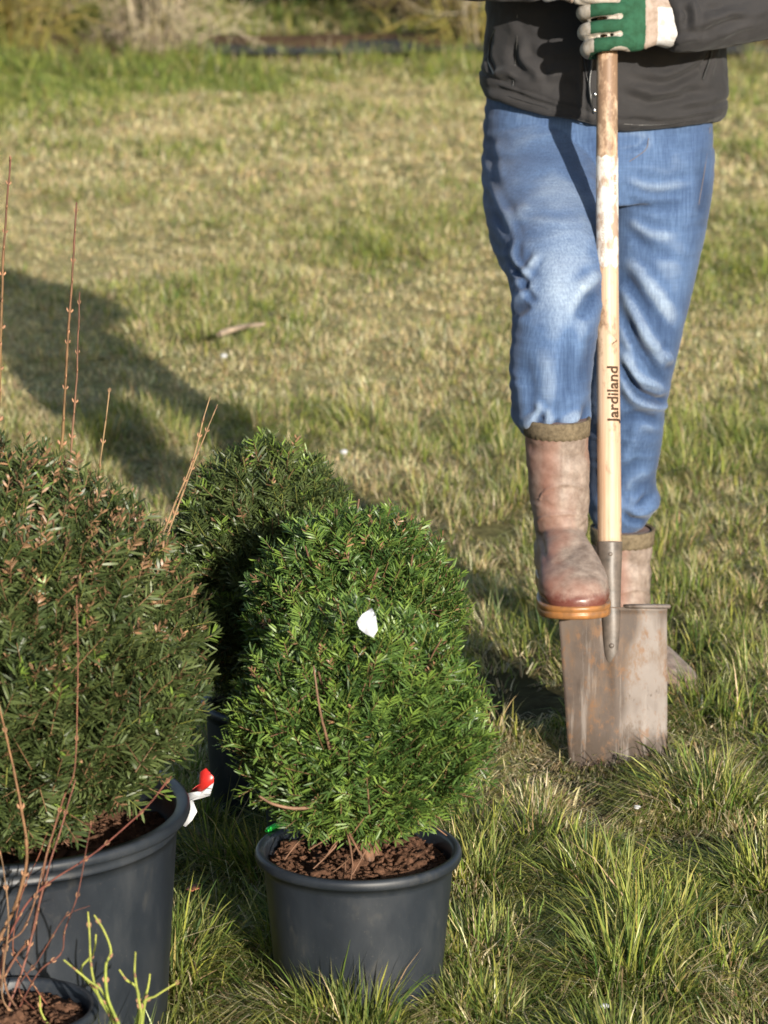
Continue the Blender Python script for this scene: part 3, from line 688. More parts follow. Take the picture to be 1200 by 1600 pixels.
# small pot of red twigs at the lower left edge
g2 = empty('red_twig_shrub', (-.43, 3.63, float(gz(-.43, 3.63))), 'bare shrub of tangled red brown twigs in the small pot at the lower left edge', 'potted shrub')
make_pot(g2, -.43, 3.63, .095, .078, .168, .156, 16, 260)
b0 = np.array([-.452, 3.63, .15])
tw = [([(0, 1470), (28, 1405), (41, 1335), (32, 1260), (17, 1185), (-2, 1100)], 3.655, .0042, (.28, .155, .08)),
      ([(20, 1500), (48, 1462), (62, 1400), (73, 1330), (98, 1250), (117, 1200), (123, 1100), (120, 930)], 3.66, .0026, (.24, .11, .07)),
      ([(6, 1490), (30, 1432), (70, 1385), (150, 1330), (225, 1265), (268, 1213)], 3.64, .0026, (.24, .085, .065)),
      ([(40, 1500), (60, 1420), (84, 1330), (104, 1262), (118, 1218)], 3.65, .0025, (.27, .12, .09)),
      ([(60, 1520), (95, 1490), (102, 1455), (122, 1400), (135, 1330), (143, 1285)], 3.62, .0018, (.20, .08, .06)),
      ([(10, 1545), (8, 1480), (36, 1452), (58, 1390), (80, 1310)], 3.63, .0026, (.24, .13, .08)),
      ([(5, 1560), (14, 1440), (6, 1360), (-8, 1300)], 3.61, .0022, (.27, .17, .10)),
      ([(30, 1545), (60, 1500), (95, 1440), (112, 1425), (140, 1415)], 3.60, .0014, (.18, .07, .05)),
      ([(40, 1520), (20, 1480), (34, 1400), (60, 1340), (75, 1300)], 3.67, .0016, (.26, .10, .06))]
for i, (pts, Y, r0, c) in enumerate(tw):
    bare_stem(g2, [b0 + [.012 * i - .03, .004 * (i % 3), 0], *stem_pts(pts, Y)], r0 * .62, r0 * .24, tuple(v * .72 for v in c), tuple(v * .85 for v in c), gap=.045, bud=1.2, seed=i + 20)
# lime green twigs
g3 = empty('green_twig_shrub', (-.32, 3.47, float(gz(-.32, 3.47))), 'low sprigs of lime green forked twigs in front of the wide black pot', 'potted shrub')
make_pot(g3, -.32, 3.47, .08, .067, .12, .105, 17, 80)
LG = (.24, .32, .06); b0 = np.array([-.318, 3.47, .10])
for i, pts in enumerate([[(190, 1640), (170, 1560), (166, 1510), (173, 1488), (162, 1456), (146, 1430)], [(185, 1650), (163, 1558), (136, 1532), (98, 1500)],
                         [(188, 1640), (152, 1552), (142, 1508), (137, 1425)], [(205, 1660), (222, 1600), (217, 1556), (211, 1520), (211, 1488)],
                         [(205, 1650), (221, 1572), (244, 1556), (278, 1535)], [(206, 1650), (217, 1555), (198, 1530), (188, 1515)],
                         [(195, 1640), (150, 1550), (133, 1530), (128, 1512), (146, 1490), (150, 1460)], [(210, 1660), (226, 1570), (232, 1540), (234, 1522)], [(180, 1650), (90, 1610), (66, 1585), (62, 1556)]]):
    bare_stem(g3, [b0 + [.01 * (i - 4) * .6, 0, 0], *stem_pts(pts, 3.52 + .01 * i)], .0022, .0010, LG, (.33, .36, .08), gap=.042, bud=.5, seed=i + 40, swell=.25)

# labels and clip
def card(pts, thick, bend=0, seed=1):
    """thin bent card from an outline given as 3-D points"""
    P = np.array(pts, float); c = P.mean(0); n = unit(np.cross(P[1] - P[0], P[2] - P[0])); k = len(P)
    V = np.vstack([P + n * thick / 2, [c + n * (thick / 2 + bend)], P - n * thick / 2, [c + n * (bend - thick / 2)]])
    T = []
    for i in range(k):
        j = (i + 1) % k; T += [[i, j, k], [k + 1 + j, k + 1 + i, 2 * k + 1], [i, k + 1 + i, k + 1 + j], [i, k + 1 + j, j]]
    return V, None, T
lb = obj('plant_label', np_mesh('plant_label', *card([at(557, 972, 3.885), at(566, 960, 3.88), at(581, 950, 3.89), at(587, 962, 3.885), at(590, 984, 3.87), at(583, 996, 3.87), at(572, 991, 3.875), at(562, 983, 3.885)], .0008, .002), smooth=False), M_white)
rehang(tag(lb, 'small plain white tag caught in the top of the front yew ball', 'plant label'))
rl = empty('plant_label', at(290, 1270, 4.10), 'crumpled red and white tag sticking out beside the rim of the wide pot', 'plant label')
a = Acc(); a.add(*card([at(276, 1262, 4.10), at(290, 1240, 4.10), at(315, 1236, 4.08), at(334, 1222, 4.07), at(328, 1243, 4.08), at(312, 1248, 4.09), at(296, 1252, 4.09)], .0008, .004))
a.add(*card([at(280, 1248, 4.11), at(302, 1252, 4.10), at(308, 1268, 4.09), at(300, 1282, 4.09), at(290, 1292, 4.10), at(276, 1285, 4.11)], .0008, -.003)); obj('white_panel', a.mesh('w', False), M_white, rl)
a = Acc(); a.add(*card([at(296, 1237, 4.099), at(310, 1226, 4.088), at(313, 1206, 4.078), at(322, 1200, 4.075), at(334, 1214, 4.069), at(334, 1223, 4.068), at(315, 1237, 4.079)], .0008, .005))
obj('red_panel', a.mesh('r', False), M_redcard, rl)
th = np.linspace(2.72, 2.34, 9); P = np.stack([-.033 + .132 * np.cos(th), 4.04 + .132 * np.sin(th), .1985 + gz(-.033, 4.04) + 0 * th], -1)
a = Acc(); a.add(*tube(P, [.0022, .0036, .0038, .0036, .0038, .0036, .0034, .0042, .003], 8))
rehang(tag(obj('plastic_clip', a.mesh('clip'), M_green), 'bright green plastic clip on the left of the front pot rim', 'clip'))
# ------------------------------------------------------------------ spade (own axes: z runs up the shaft from the blade's cutting edge, -y faces the camera)
LEAN = R(15.5)
sp = empty('spade', (.3655, 5.055, -.035), 'long handled digging spade with wooden shaft and muddy square blade pushed into the turf', 'spade', rot=(-LEAN, 0, 0))
def SW(x, y, z): return np.array([.3655 + x, 5.055 + y * math.cos(LEAN) + z * math.sin(LEAN), -.035 - y * math.sin(LEAN) + z * math.cos(LEAN)])
BT = .300                                                   # blade height
nx, nz = 40, 44
U, Wv = np.meshgrid(np.linspace(-1, 1, nx), np.linspace(0, 1, nz))
xl = -.0640 - .0215 * Wv; xr = .0905 + 0 * Wv
X = xl + (xr - xl) * (U + 1) / 2; Z = BT * Wv
Z = Z + np.where(Wv > .999, 0, 0) - .004 * (1 - Wv) * U ** 2
Yf = .010 * U ** 2 * (1 - .3 * Wv) - .006 - .004 * np.exp(-(U / .09) ** 2) * np.clip((Wv - .35) * 3, 0, 1) + .0012 * fbm(X / .03, Z / .03, seed=3)
Yf = Yf - .010 * np.clip((Wv - .965) / .035, 0, 1) ** 2         # tread rolled forward
a = Acc(); i = np.arange(nz - 1)[:, None] * nx; j = np.arange(nx - 1)[None]
Q = np.stack([i + j, i + j + 1, i + nx + j + 1, i + nx + j], -1).reshape(-1, 4)
F = np.stack([X, Yf, Z], -1).reshape(-1, 3); Bk = F + [0, .0035, 0]; n0 = len(F)
ed = [k for k in range(nx)] + [k * nx + nx - 1 for k in range(1, nz)] + [(nz - 1) * nx + k for k in range(nx - 2, -1, -1)] + [k * nx for k in range(nz - 2, 0, -1)]
EQ = [[ed[(q + 1) % len(ed)], ed[q], ed[q] + n0, ed[(q + 1) % len(ed)] + n0] for q in range(len(ed))]
a.add(np.vstack([F, Bk]), np.vstack([Q, Q[:, ::-1] + n0, EQ]))
bl = obj('blade', a.mesh('blade'), M_blade, sp, True)
for sx0, sx1 in ((-.087, -.024), (.022, .0925)):            # folded treads
    zt = BT + .001
    st = [[sx0, -.008, zt, .0015, .005], [sx0 + .003, -.008, zt, .0038, .0085], [sx1 - .003, -.008, zt, .0038, .0085], [sx1, -.008, zt, .0015, .005]]
    V, Q, T = loft(st, 12, 14, ref=(0, 0, 1)); a = Acc(); a.add(V, Q, T); obj('tread', a.mesh('tread'), M_blade, sp, True)
# socket: tube that flattens into a tongue on the blade
st = [[0, -.004, .205, .0035, .002], [0, -.006, .225, .0105, .005], [.0, -.007, .275, .0145, .009], [-.001, -.005, .315, .0165, .013], [-.002, -.003, .35, .0185, .0175], [-.002, -.001, .38, .0200, .0200], [-.002, 0, .405, .0208, .0208]]
V, Q, T = loft(st, 60, 32); a = Acc(); a.add(V, Q, T); obj('socket', a.mesh('socket'), M_steel, sp, True)
a = Acc()
for (rx, rz) in ((-.002, .385), (0, .262), (0, .238)):
    V, Q, T = ellipsoid((rx, -.0195 if rz > .3 else -.0125, rz), (.0042, .0026, .0042), 14, 8); b = Acc(); b.add(V, Q, T); obj('rivet', b.mesh('rivet'), M_steel, sp, True)
H0, H1 = .402, 1.40
hc = lambda z: (-.003 + .0015 * math.sin(z * 5), .0, z)
def hr(z): return .0192 - .0022 * np.clip((z - .5) / .7, 0, 1)
zz = np.linspace(H0, H1, 90)
V, Q = tube([hc(z) for z in zz], [hr(z) for z in zz], 40)
cap = len(V); V = np.vstack([V, [hc(H0)], [(*hc(H1)[:2], H1 + .006)]]); jj = np.arange(40)
T = np.vstack([np.stack([np.full(40, cap), (jj + 1) % 40, jj], -1), np.stack([np.full(40, cap + 1), 89 * 40 + jj, 89 * 40 + (jj + 1) % 40], -1)])
a = Acc(); a.add(V, Q, T); obj('shaft', a.mesh('shaft'), M_wood, sp, True)
def wrap(u, z, lift):
    """point on the shaft's skin: u metres round from the front, z up"""
    cx, cy, _ = hc(float(z)); r = hr(z) + lift; an = u / hr(z); return [cx + r * math.sin(an), cy - r * math.cos(an), z]
# paper sticker with torn edges
zs0, zs1 = .850, 1.028
na, nb = 26, 40; V = []
for q in range(nb):
    for p in range(na):
        zq = zs0 + (zs1 - zs0) * q / (nb - 1); up = -.021 + .046 * p / (na - 1)
        if q == 0: zq += .0035 * math.sin(p * .6) + .0015 * math.sin(p * 2.3)
        if q == nb - 1: zq += .002 * math.sin(p * .8)
        if p == 0: up += .0035 * vnoise(q * .4, 0, seed=6)
        if p == na - 1: up += .002 * vnoise(q * .5, 3, seed=8)
        V.append(wrap(float(up), zq, .0007))
i = np.arange(nb - 1)[:, None] * na; j = np.arange(na - 1)[None]; Q = np.stack([i + j, i + j + 1, i + na + j + 1, i + na + j], -1).reshape(-1, 4)
stk = obj('sticker', np_mesh('sticker', V, Q), M_sticker, sp, True)
def lettering(txt, u0, z0, size, parent, m, name='lettering', lift=.0011, bold=.0):
    """letters reading upwards along the shaft, wrapped round it"""
    cu = bpy.data.curves.new('t', 'FONT'); cu.body = txt; cu.size = size; cu.offset = bold; cu.resolution_u = 3
    o = bpy.data.objects.new('t', cu); C.objects.link(o); dg = bpy.context.evaluated_depsgraph_get(); dg.update()
    me = bpy.data.meshes.new_from_object(o.evaluated_get(dg)); bpy.data.objects.remove(o)
    bm = bmesh.new(); bm.from_mesh(me); bmesh.ops.triangulate(bm, faces=bm.faces[:])
    for _ in range(3):
        e = [e for e in bm.edges if e.calc_length() > .0022]
        if e: bmesh.ops.subdivide_edges(bm, edges=e, cuts=1, use_grid_fill=False); bmesh.ops.triangulate(bm, faces=[f for f in bm.faces if len(f.verts) > 3])
    bm.to_mesh(me); bm.free()
    n = len(me.vertices); co = np.empty(n * 3, np.float32); me.vertices.foreach_get('co', co); co = co.reshape(-1, 3)
    put(me, [wrap(u0 - c[1], z0 + c[0], lift) for c in co]); me.name = name
    return obj(name, me, m, parent, True)
lettering('Jardiland', .0155, .598, .0262, sp, M_ink, bold=.0006)
for q in range(6):                                             # small leaf emblem above the words
    t = q / 5; s = math.sin(math.pi * t); 
    st_ = [wrap(.0085 - .004 * math.cos(q), .722 + q * .0022, .0011), wrap(.0135 - .004 * math.cos(q * 1.3), .725 + q * .0022, .0011), wrap(.0100 - .004 * math.cos(q), .7245 + q * .0022, .0011)]
    if q == 0: ev, et = [], []
    et.append([len(ev), len(ev) + 1, len(ev) + 2]); ev += st_
obj('emblem', np_mesh('emblem', ev, None, et, False), M_ink, sp, True)
M_faded = mat('faded_print', (.28, .22, .19), .7, .2)
lettering('OUTILLAGE DE JARDIN', -.0050, .870, .0065, stk, M_faded, lift=.0012)
lettering('GARANTIE', .0025, .877, .0055, stk, M_faded, lift=.0012)
lettering('BOIS 100', .0155, .965, .0085, stk, M_red, lift=.0012)

# ------------------------------------------------------------------ person
pr = empty('person', (.375, 5.58, 0), 'person in dark jacket, blue jeans and muddy boots pushing a spade down with one foot', 'person')
# body (mostly clothed; the head and shoulders stand above the picture)
HX, HY, HZ = .372, 5.52, 1.625
body_parts = [
    loft([[.372, 5.63, .90, .14, .09], [.372, 5.64, 1.02, .15, .09], [.372, 5.65, 1.2, .15, .09], [.372, 5.66, 1.36, .16, .085], [.372, 5.655, 1.43, .12, .07], [.372, 5.63, 1.47, .055, .055], [.372, 5.60, 1.53, .05, .052]], 40, 28),
    ellipsoid((HX, HY + .005, HZ + .02), (.074, .094, .105)), ellipsoid((HX, HY - .02, HZ - .05), (.056, .068, .058)), ellipsoid((HX, HY - .075, HZ - .085), (.024, .022, .018), 14, 10),
    loft([[HX, HY - .088, HZ + .025, .009, .009], [HX, HY - .104, HZ - .005, .012, .013], [HX, HY - .108, HZ - .018, .016, .012], [HX, HY - .088, HZ - .026, .012, .010]], 16, 14),
    ellipsoid((HX - .076, HY + .01, HZ), (.010, .019, .032), 14, 10), ellipsoid((HX + .076, HY + .01, HZ), (.010, .019, .032), 14, 10),
    ellipsoid((HX, HY - .083, HZ - .052), (.024, .012, .007), 14, 8), ellipsoid((HX, HY - .080, HZ - .064), (.020, .012, .007), 14, 8),
    loft([[.54, 5.66, 1.38, .045, .045], [.63, 5.60, 1.31, .042, .042], [.70, 5.53, 1.25, .036, .036], [.59, 5.46, 1.20, .034, .034], [.47, 5.40, 1.165, .026, .026]], 40, 16, ref=(0, 1, 0)),
    loft([[.20, 5.66, 1.38, .045, .045], [.11, 5.60, 1.33, .042, .042], [.03, 5.52, 1.265, .036, .036], [.15, 5.45, 1.258, .034, .034], [.28, 5.41, 1.25, .026, .026]], 40, 16, ref=(0, 1, 0)),
    loft([[.29, 5.63, .92, .07, .07], [.272, 5.45, .85, .06, .06], [.278, 5.27, .74, .05, .05], [.272, 5.22, .6, .040, .040], [.275, 5.205, .5, .024, .024], [.276, 5.20, .40, .028, .030], [.282, 5.2, .31, .026, .030]], 50, 16),
    loft([[.45, 5.65, .92, .07, .07], [.452, 5.63, .74, .06, .06], [.425, 5.6, .55, .048, .048], [.417, 5.64, .35, .042, .042], [.414, 5.68, .12, .032, .032]], 50, 16)]
body = obj('body', voxel(body_parts, .006, 3, 'body'), M_skin, pr)
a = Acc(); V, Q, T = ellipsoid((HX, HY + .018, HZ + .035), (.083, .100, .103), 40, 28)
V = V + unit(V - [HX, HY, HZ]) * (.004 * fbm(V[:, 0] / .012, V[:, 1] / .02, V[:, 2] / .03, seed=4))[:, None]
fr = (V[:, 1] < HY - .03) & (V[:, 2] < HZ + .065); V[fr, 1] = HY - .02; V[(V[:, 2] < HZ - .03), 2] = HZ - .03
a.add(V, Q, T); obj('hair', a.mesh('hair'), M_hair, pr)
M_eye = mat('eye_white', (.75, .73, .7), .2); M_iris = mat('iris', (.05, .03, .02), .2)
for s in (-1, 1):
    a = Acc(); a.add(*ellipsoid((HX + s * .031, HY - .083, HZ + .012), (.012, .008, .0075), 14, 10)); e = obj('eye', a.mesh('eye'), M_eye, pr)
    a = Acc(); a.add(*ellipsoid((HX + s * .031, HY - .0905, HZ + .009), (.005, .0015, .005), 12, 8)); obj('iris', a.mesh('iris'), M_iris, e)

# jeans: one continuous garment
J = [
    loft([[.367, 5.63, .84, .165, .112], [.366, 5.635, .90, .193, .125], [.366, 5.64, .97, .196, .125], [.367, 5.645, 1.05, .188, .120]], 24, 48, power=2.3),
    loft([[.272, 5.64, .93, .104, .108], [.271, 5.56, .875, .104, .110], [.273, 5.44, .825, .099, .098], [.279, 5.33, .785, .083, .084], [.280, 5.275, .735, .074, .074], [.275, 5.248, .68, .070, .072], [.270, 5.238, .62, .067, .070], [.270, 5.23, .565, .0625, .066], [.2735, 5.222, .535, .056, .058], [.274, 5.212, .512, .040, .042], [.275, 5.206, .49, .030, .032]], 90, 56),
    loft([[.462, 5.645, .93, .106, .112], [.463, 5.64, .86, .101, .108], [.460, 5.63, .79, .092, .098], [.452, 5.615, .71, .082, .088], [.440, 5.60, .63, .075, .082], [.4290, 5.60, .56, .071, .078], [.4215, 5.61, .50, .069, .074], [.4185, 5.625, .43, .066, .070], [.4165, 5.64, .36, .060, .064], [.4170, 5.645, .315, .0580, .060], [.4150, 5.65, .290, .055, .057], [.4150, 5.658, .272, .040, .042], [.415, 5.664, .25, .025, .025]], 100, 56)]
me = voxel(J, .0032, 5, 'jeans'); co, no = get(me)
Y1 = 5.20
# folds of the raised leg
S1 = [([(770, 300), (790, 335), (806, 372)], .007, .004), ([(806, 372), (802, 398), (812, 420), (836, 436)], .005, .0045), ([(800, 412), (815, 432), (828, 462), (842, 470)], .005, -.004),
      ([(800, 455), (812, 440), (832, 410), (840, 396)], .006, .004), ([(798, 478), (812, 462), (834, 446)], .006, .004), ([(797, 500), (812, 485), (830, 475)], .007, -.005),
      ([(800, 345), (812, 330), (830, 320)], .010, .003), ([(930, 455), (915, 478), (905, 500)], .010, -.006), ([(935, 420), (922, 440), (905, 455)], .010, .005),
      ([(926, 520), (920, 560), (908, 610)], .012, -.004), ([(800, 560), (812, 600), (820, 640)], .010, .004), ([(816, 668), (830, 656), (842, 640), (838, 625)], .006, .006),
      ([(828, 672), (842, 662), (846, 648)], .005, -.006), ([(850, 672), (858, 655), (852, 635)], .007, .005), ([(880, 672), (892, 655), (905, 645)], .007, .005), ([(900, 672), (912, 652), (918, 630)], .006, -.004),
      ([(865, 672), (872, 655)], .005, -.004), ([(762, 210), (766, 250), (776, 300)], .008, -.003), ([(850, 540), (856, 600), (852, 650)], .014, .003), ([(888, 500), (892, 560), (886, 630)], .012, -.003)]
# the standing leg: drag lines behind the knee and stacking below
S2 = [([(975, 455), (1005, 520), (1040, 560)], .010, .007), ([(975, 490), (1000, 545), (1035, 592)], .008, -.008), ([(975, 430), (1010, 480), (1050, 530)], .010, -.005),
      ([(978, 400), (1010, 440), (1056, 500)], .011, .005), ([(972, 550), (998, 590), (1040, 608)], .008, .009), ([(974, 574), (996, 612), (1028, 626), (1042, 622)], .006, -.010), ([(972, 600), (995, 628), (1035, 636)], .008, .007),
      ([(980, 340), (1010, 362), (1060, 372)], .009, .0035), ([(978, 310), (1010, 322), (1070, 322)], .008, -.003), ([(980, 278), (1020, 292), (1085, 286)], .008, .003), ([(985, 360), (1020, 392), (1070, 402)], .009, -.003),
      ([(975, 652), (1000, 650), (1034, 662)], .007, -.004), ([(1034, 560), (1050, 556)], .010, .008), ([(985, 690), (1000, 670), (1032, 668)], .008, .003), ([(972, 725), (985, 700), (1000, 690)], .009, .003),
      ([(975, 770), (990, 745), (1018, 735)], .010, .0035), ([(972, 790), (985, 810), (1008, 812)], .006, -.006), ([(985, 796), (1005, 800), (1024, 782)], .009, .008), ([(972, 776), (990, 792), (1015, 770)], .006, -.004),
      ([(925, 640), (928, 720), (930, 790)], .010, -.003), ([(1092, 240), (1100, 300), (1090, 360)], .010, -.002), ([(975, 236), (1000, 232), (1012, 216)], .004, -.0025)]
bk = fbm(co[:, 0] / .05 + co[:, 2] / .06, co[:, 1] / .05, co[:, 2] / .035, seed=12, octv=3)
fine = fbm(co[:, 0] / .05, co[:, 1] / .05, co[:, 2] / .022, seed=13, octv=3)
left = (co[:, 0] < .35) & ((co[:, 1] < 5.48) | (co[:, 2] > .80))
d = np.where(left, folds(co, no, S1, 5.20), folds(co, no, S2, 5.56)) + .0026 * bk * np.clip(no[:, 1] + .4, .0, 1) + .0009 * fine + .0022 * ((1 - 2 * np.abs(fbm(co[:, 0] / .10 + co[:, 2] / .16 * np.sign(co[:, 0] - .37), co[:, 1] / .10, co[:, 2] / .030, seed=14, octv=2))) - .6) * np.clip(.55 + vnoise(co[:, 0] / .09, co[:, 1] / .09, co[:, 2] / .09, seed=15), .1, 1)
# outer side puckers
sm = np.clip(-no[:, 0] * 2 - .8, 0, 1); d = d + sm * .0009 * np.sin(co[:, 2] / .0045 + 2 * vnoise(co[:, 2] / .03, co[:, 1] / .05, seed=3)) * (co[:, 0] < .3)
# bloused over the boot of the standing leg
wl = (co[:, 0] > .35) & (co[:, 2] < .40); th = np.arctan2(co[:, 1] - 5.645, co[:, 0] - .416)
d = d + np.where(wl, (.007 + .004 * np.sin(th * 3 + 1)) * np.exp(-((co[:, 2] - .318) / .018) ** 2), 0)
wl = (~(co[:, 0] > .35)) & (co[:, 2] < .60) & (co[:, 1] < 5.4); th2 = np.arctan2(co[:, 1] - 5.22, co[:, 0] - .274)
d = d + np.where(wl, (.0035 + .003 * np.sin(th2 * 5 + 1)) * np.exp(-((co[:, 2] - .552) / .018) ** 2), 0)
co2 = co + no * d[:, None]; put(me, co2)
# denim colour: thighs and knee worn pale; fold ridges lighter, hollows and sides darker
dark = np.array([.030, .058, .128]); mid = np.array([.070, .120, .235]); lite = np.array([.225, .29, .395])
denim_tone = .42 + .25 * fbm(co[:, 0] / .07, co[:, 1] / .07, co[:, 2] / .12, seed=40, octv=3)
denim_tone += .50 * np.exp(-(((co[:, 0] - .285) / .045) ** 2 + ((co[:, 2] - .755) / .075) ** 2)) * (no[:, 1] < .2) + .22 * np.exp(-(((co[:, 0] - .28) / .05) ** 2 + ((co[:, 2] - .86) / .08) ** 2)) * (no[:, 1] < .3)
denim_tone += .18 * np.exp(-(((co[:, 0] - .47) / .06) ** 2 + ((co[:, 2] - .72) / .16) ** 2)) * (no[:, 1] < .2) - .18 * np.exp(-((co[:, 2] - .36) / .1) ** 2) * (co[:, 0] > .35)
denim_tone += np.clip(d * 85, -.42, .34)
denim_tone -= .34 * np.clip(np.abs(no[:, 0]) * 2 - 1.1, 0, 1)
denim_tone = np.clip(denim_tone, 0, 1.15)[:, None]
cl = np.where(denim_tone < .5, dark + (mid - dark) * denim_tone * 2, mid + (lite - mid) * (denim_tone - .5) * 2)
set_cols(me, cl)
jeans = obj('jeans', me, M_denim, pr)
# side seam, a raised line of felled cloth with stitches
def surf_line(me_co, me_no, pts, Yref, lift=.001):
    out = []
    for p in pts:
        x, y, z = at(p[0], p[1], Yref); sc_ = Yref / me_co[:, 1]
        X = me_co[:, 0] * sc_; Zz = CAM_H + (me_co[:, 2] - CAM_H) * sc_
        q = (X - x) ** 2 + (Zz - z) ** 2; m = np.where((q < q.min() + 1.2e-5) & (me_no[:, 1] < .35))[0]
        if len(m) == 0: m = np.array([q.argmin()])
        k = m[me_co[m, 1].argmin()]; out.append(me_co[k] + me_no[k] * lift)
    return np.array(out)
co3, no3 = get(me); co3 = co3 + np.array(pr.location)
for pts, Yr in (([(985, 250), (1003, 243), (1012, 230), (1014, 214)], 5.56), ([(1112, 200), (1104, 260), (1094, 320)], 5.56)):
    a = Acc(); a.add(*tube(catmull(surf_line(co3, no3, pts, Yr, .0004), 20), .0006, 5)); obj('stitching', a.mesh('stitching'), M_stitch, jeans)

# jacket: torso and both sleeves in one piece
JK = [
    loft([[.374, 5.632, .975, .200, .135], [.374, 5.634, .99, .2085, .142], [.375, 5.636, 1.03, .212, .147], [.376, 5.64, 1.08, .207, .143], [.377, 5.642, 1.14, .204, .138], [.376, 5.646, 1.22, .203, .136], [.374, 5.65, 1.30, .205, .132], [.372, 5.655, 1.38, .200, .120], [.372, 5.655, 1.44, .150, .095], [.372, 5.645, 1.475, .085, .075], [.372, 5.63, 1.51, .068, .068]], 70, 64, power=2.35),
    loft([[.52, 5.66, 1.39, .080, .085], [.60, 5.63, 1.36, .075, .078], [.675, 5.58, 1.30, .066, .068], [.72, 5.53, 1.235, .060, .064], [.665, 5.485, 1.205, .058, .062], [.58, 5.44, 1.185, .054, .058], [.51, 5.405, 1.172, .050, .054], [.470, 5.395, 1.167, .046, .052], [.458, 5.39, 1.165, .042, .046]], 80, 40, ref=(0, 1, 0)),
    loft([[.22, 5.66, 1.39, .080, .085], [.14, 5.63, 1.37, .075, .078], [.065, 5.58, 1.33, .066, .068], [.025, 5.53, 1.285, .060, .064], [.08, 5.48, 1.262, .056, .060], [.16, 5.44, 1.255, .052, .056], [.23, 5.415, 1.252, .048, .052], [.268, 5.405, 1.25, .044, .048], [.275, 5.40, 1.238, .040, .044]], 80, 40, ref=(0, 1, 0))]
me = voxel(JK, .0034, 5, 'jacket'); co, no = get(me)
tors = (co[:, 1] > 5.475) & (co[:, 0] > .12) & (co[:, 0] < .62)
# hem line: higher at the left hip, lowest under the zip
u = (co[:, 0] - .375) / .21; hem = np.where(u < .1, .062 * np.clip(.1 - u, 0, 1.1) ** 1.1, .028 * np.clip(u - .2, 0, 1)) - .012
k_ = np.clip((1.10 - co[:, 2]) / .12, 0, 1) * tors
co[:, 2] += hem * k_ - .004 * k_
SJ = [([(1000, 160), (1040, 148), (1085, 150)], .006, .006), ([(975, 132), (1010, 142), (1055, 138), (1090, 120)], .008, .009), ([(980, 150), (1020, 160), (1070, 150), (1105, 140)], .007, -.008),
      ([(1000, 110), (1040, 118), (1080, 98), (1110, 70)], .009, .008), ([(1030, 134), (1070, 118), (1100, 100)], .006, -.006), ([(1060, 160), (1100, 158), (1130, 150)], .008, .006), ([(985, 178), (1040, 182), (1130, 168)], .006, .005), ([(985, 188), (1040, 190), (1130, 176)], .004, -.006),
      ([(815, 60), (818, 90), (838, 112), (842, 130)], .008, .009), ([(802, 66), (804, 96), (820, 120)], .008, -.006), ([(770, 118), (790, 112), (808, 116)], .007, .007), ([(762, 128), (785, 126), (810, 130)], .006, -.006), ([(752, 148), (780, 150), (830, 170), (880, 184)], .007, .007), ([(758, 138), (790, 142), (840, 160), (890, 172)], .005, -.006),
      ([(850, 120), (872, 112), (900, 118)], .009, .006), ([(846, 140), (880, 138), (915, 150)], .010, -.005), ([(800, 30), (806, 60)], .010, .004), ([(905, 110), (915, 150), (912, 190)], .010, .005), ([(925, 60), (924, 120), (926, 200)], .006, .006), ([(916, 60), (914, 120), (916, 196)], .004, -.005), ([(1115, 60), (1105, 95), (1098, 128)], .005, -.006), ([(1122, 60), (1112, 100), (1106, 130)], .006, .004), ([(768, 50), (762, 80), (770, 116)], .005, -.006)]
SS = [([(1068, 8), (1075, 22), (1072, 46)], .006, -.009), ([(1078, 4), (1086, 24), (1082, 50)], .007, .008), ([(1052, 66), (1078, 60), (1100, 62)], .006, .006), ([(1090, 64), (1120, 40), (1150, 32)], .008, -.007), ([(1085, 40), (1120, 28), (1160, 8)], .009, .008), ([(1120, 56), (1150, 44), (1190, 30)], .007, .006), ([(1100, 10), (1130, 14), (1180, -5)], .008, -.006), ([(1140, 20), (1170, 24), (1200, 14)], .006, .005),
      ([(700, 2), (730, 8), (760, 4)], .006, .005), ([(770, 4), (800, 10), (830, 6)], .006, .006), ([(840, 0), (850, 12)], .005, -.004)]
d = .8 * np.where(tors, folds(co, no, SJ, 5.50), folds(co, no, SS, 5.36))
d = d + .0030 * fbm(co[:, 0] / .085, co[:, 1] / .06, co[:, 2] / .035, seed=50, octv=3) * (1 - .5 * k_) + .0020 * fbm(co[:, 0] / .03, co[:, 1] / .03, co[:, 2] / .018, seed=51, octv=2)
hz = co[:, 2] - (.978 + hem)                                 # hem fold: a stitched band
d = d + tors * (-.0030 * np.exp(-((hz - .032) / .0028) ** 2) + .0012 * (hz < .03))
put(me, co + no * d[:, None]); jacket = obj('jacket', me, M_jacket, pr)
co3, no3 = get(me); co3 = co3 + np.array(pr.location); tm = (co3[:, 1] > 5.47) & (co3[:, 2] < 1.3)
ct, nt_ = co3[tm], no3[tm]
a = Acc(); a.add(*tube(catmull(surf_line(ct, nt_, [(924, 28), (923, 60), (923, 95), (924, 130), (926, 165), (928, 200)], 5.5, .0012), 30), .0022, 8)); zp = obj('zip', a.mesh('zip'), M_zip, jacket)
for p in ((928, 148), (929, 174)):
    q = surf_line(ct, nt_, [p], 5.5, .003)[0]; a = Acc(); a.add(*ellipsoid(q, (.0030, .0015, .0042), 12, 8)); obj('zip_pull', a.mesh('zip_pull'), mat('bright_metal', (.6, .6, .62), .25, .5, 1), zp)
for pts in ([(772, 46), (764, 66), (763, 92), (770, 116)], [(1117, 66), (1110, 92), (1100, 124)]):
    a = Acc(); a.add(*tube(catmull(surf_line(ct, nt_, pts, 5.5, .0006), 24), .0020, 6)); obj('pocket_zip', a.mesh('pocket_zip'), M_zip, jacket)

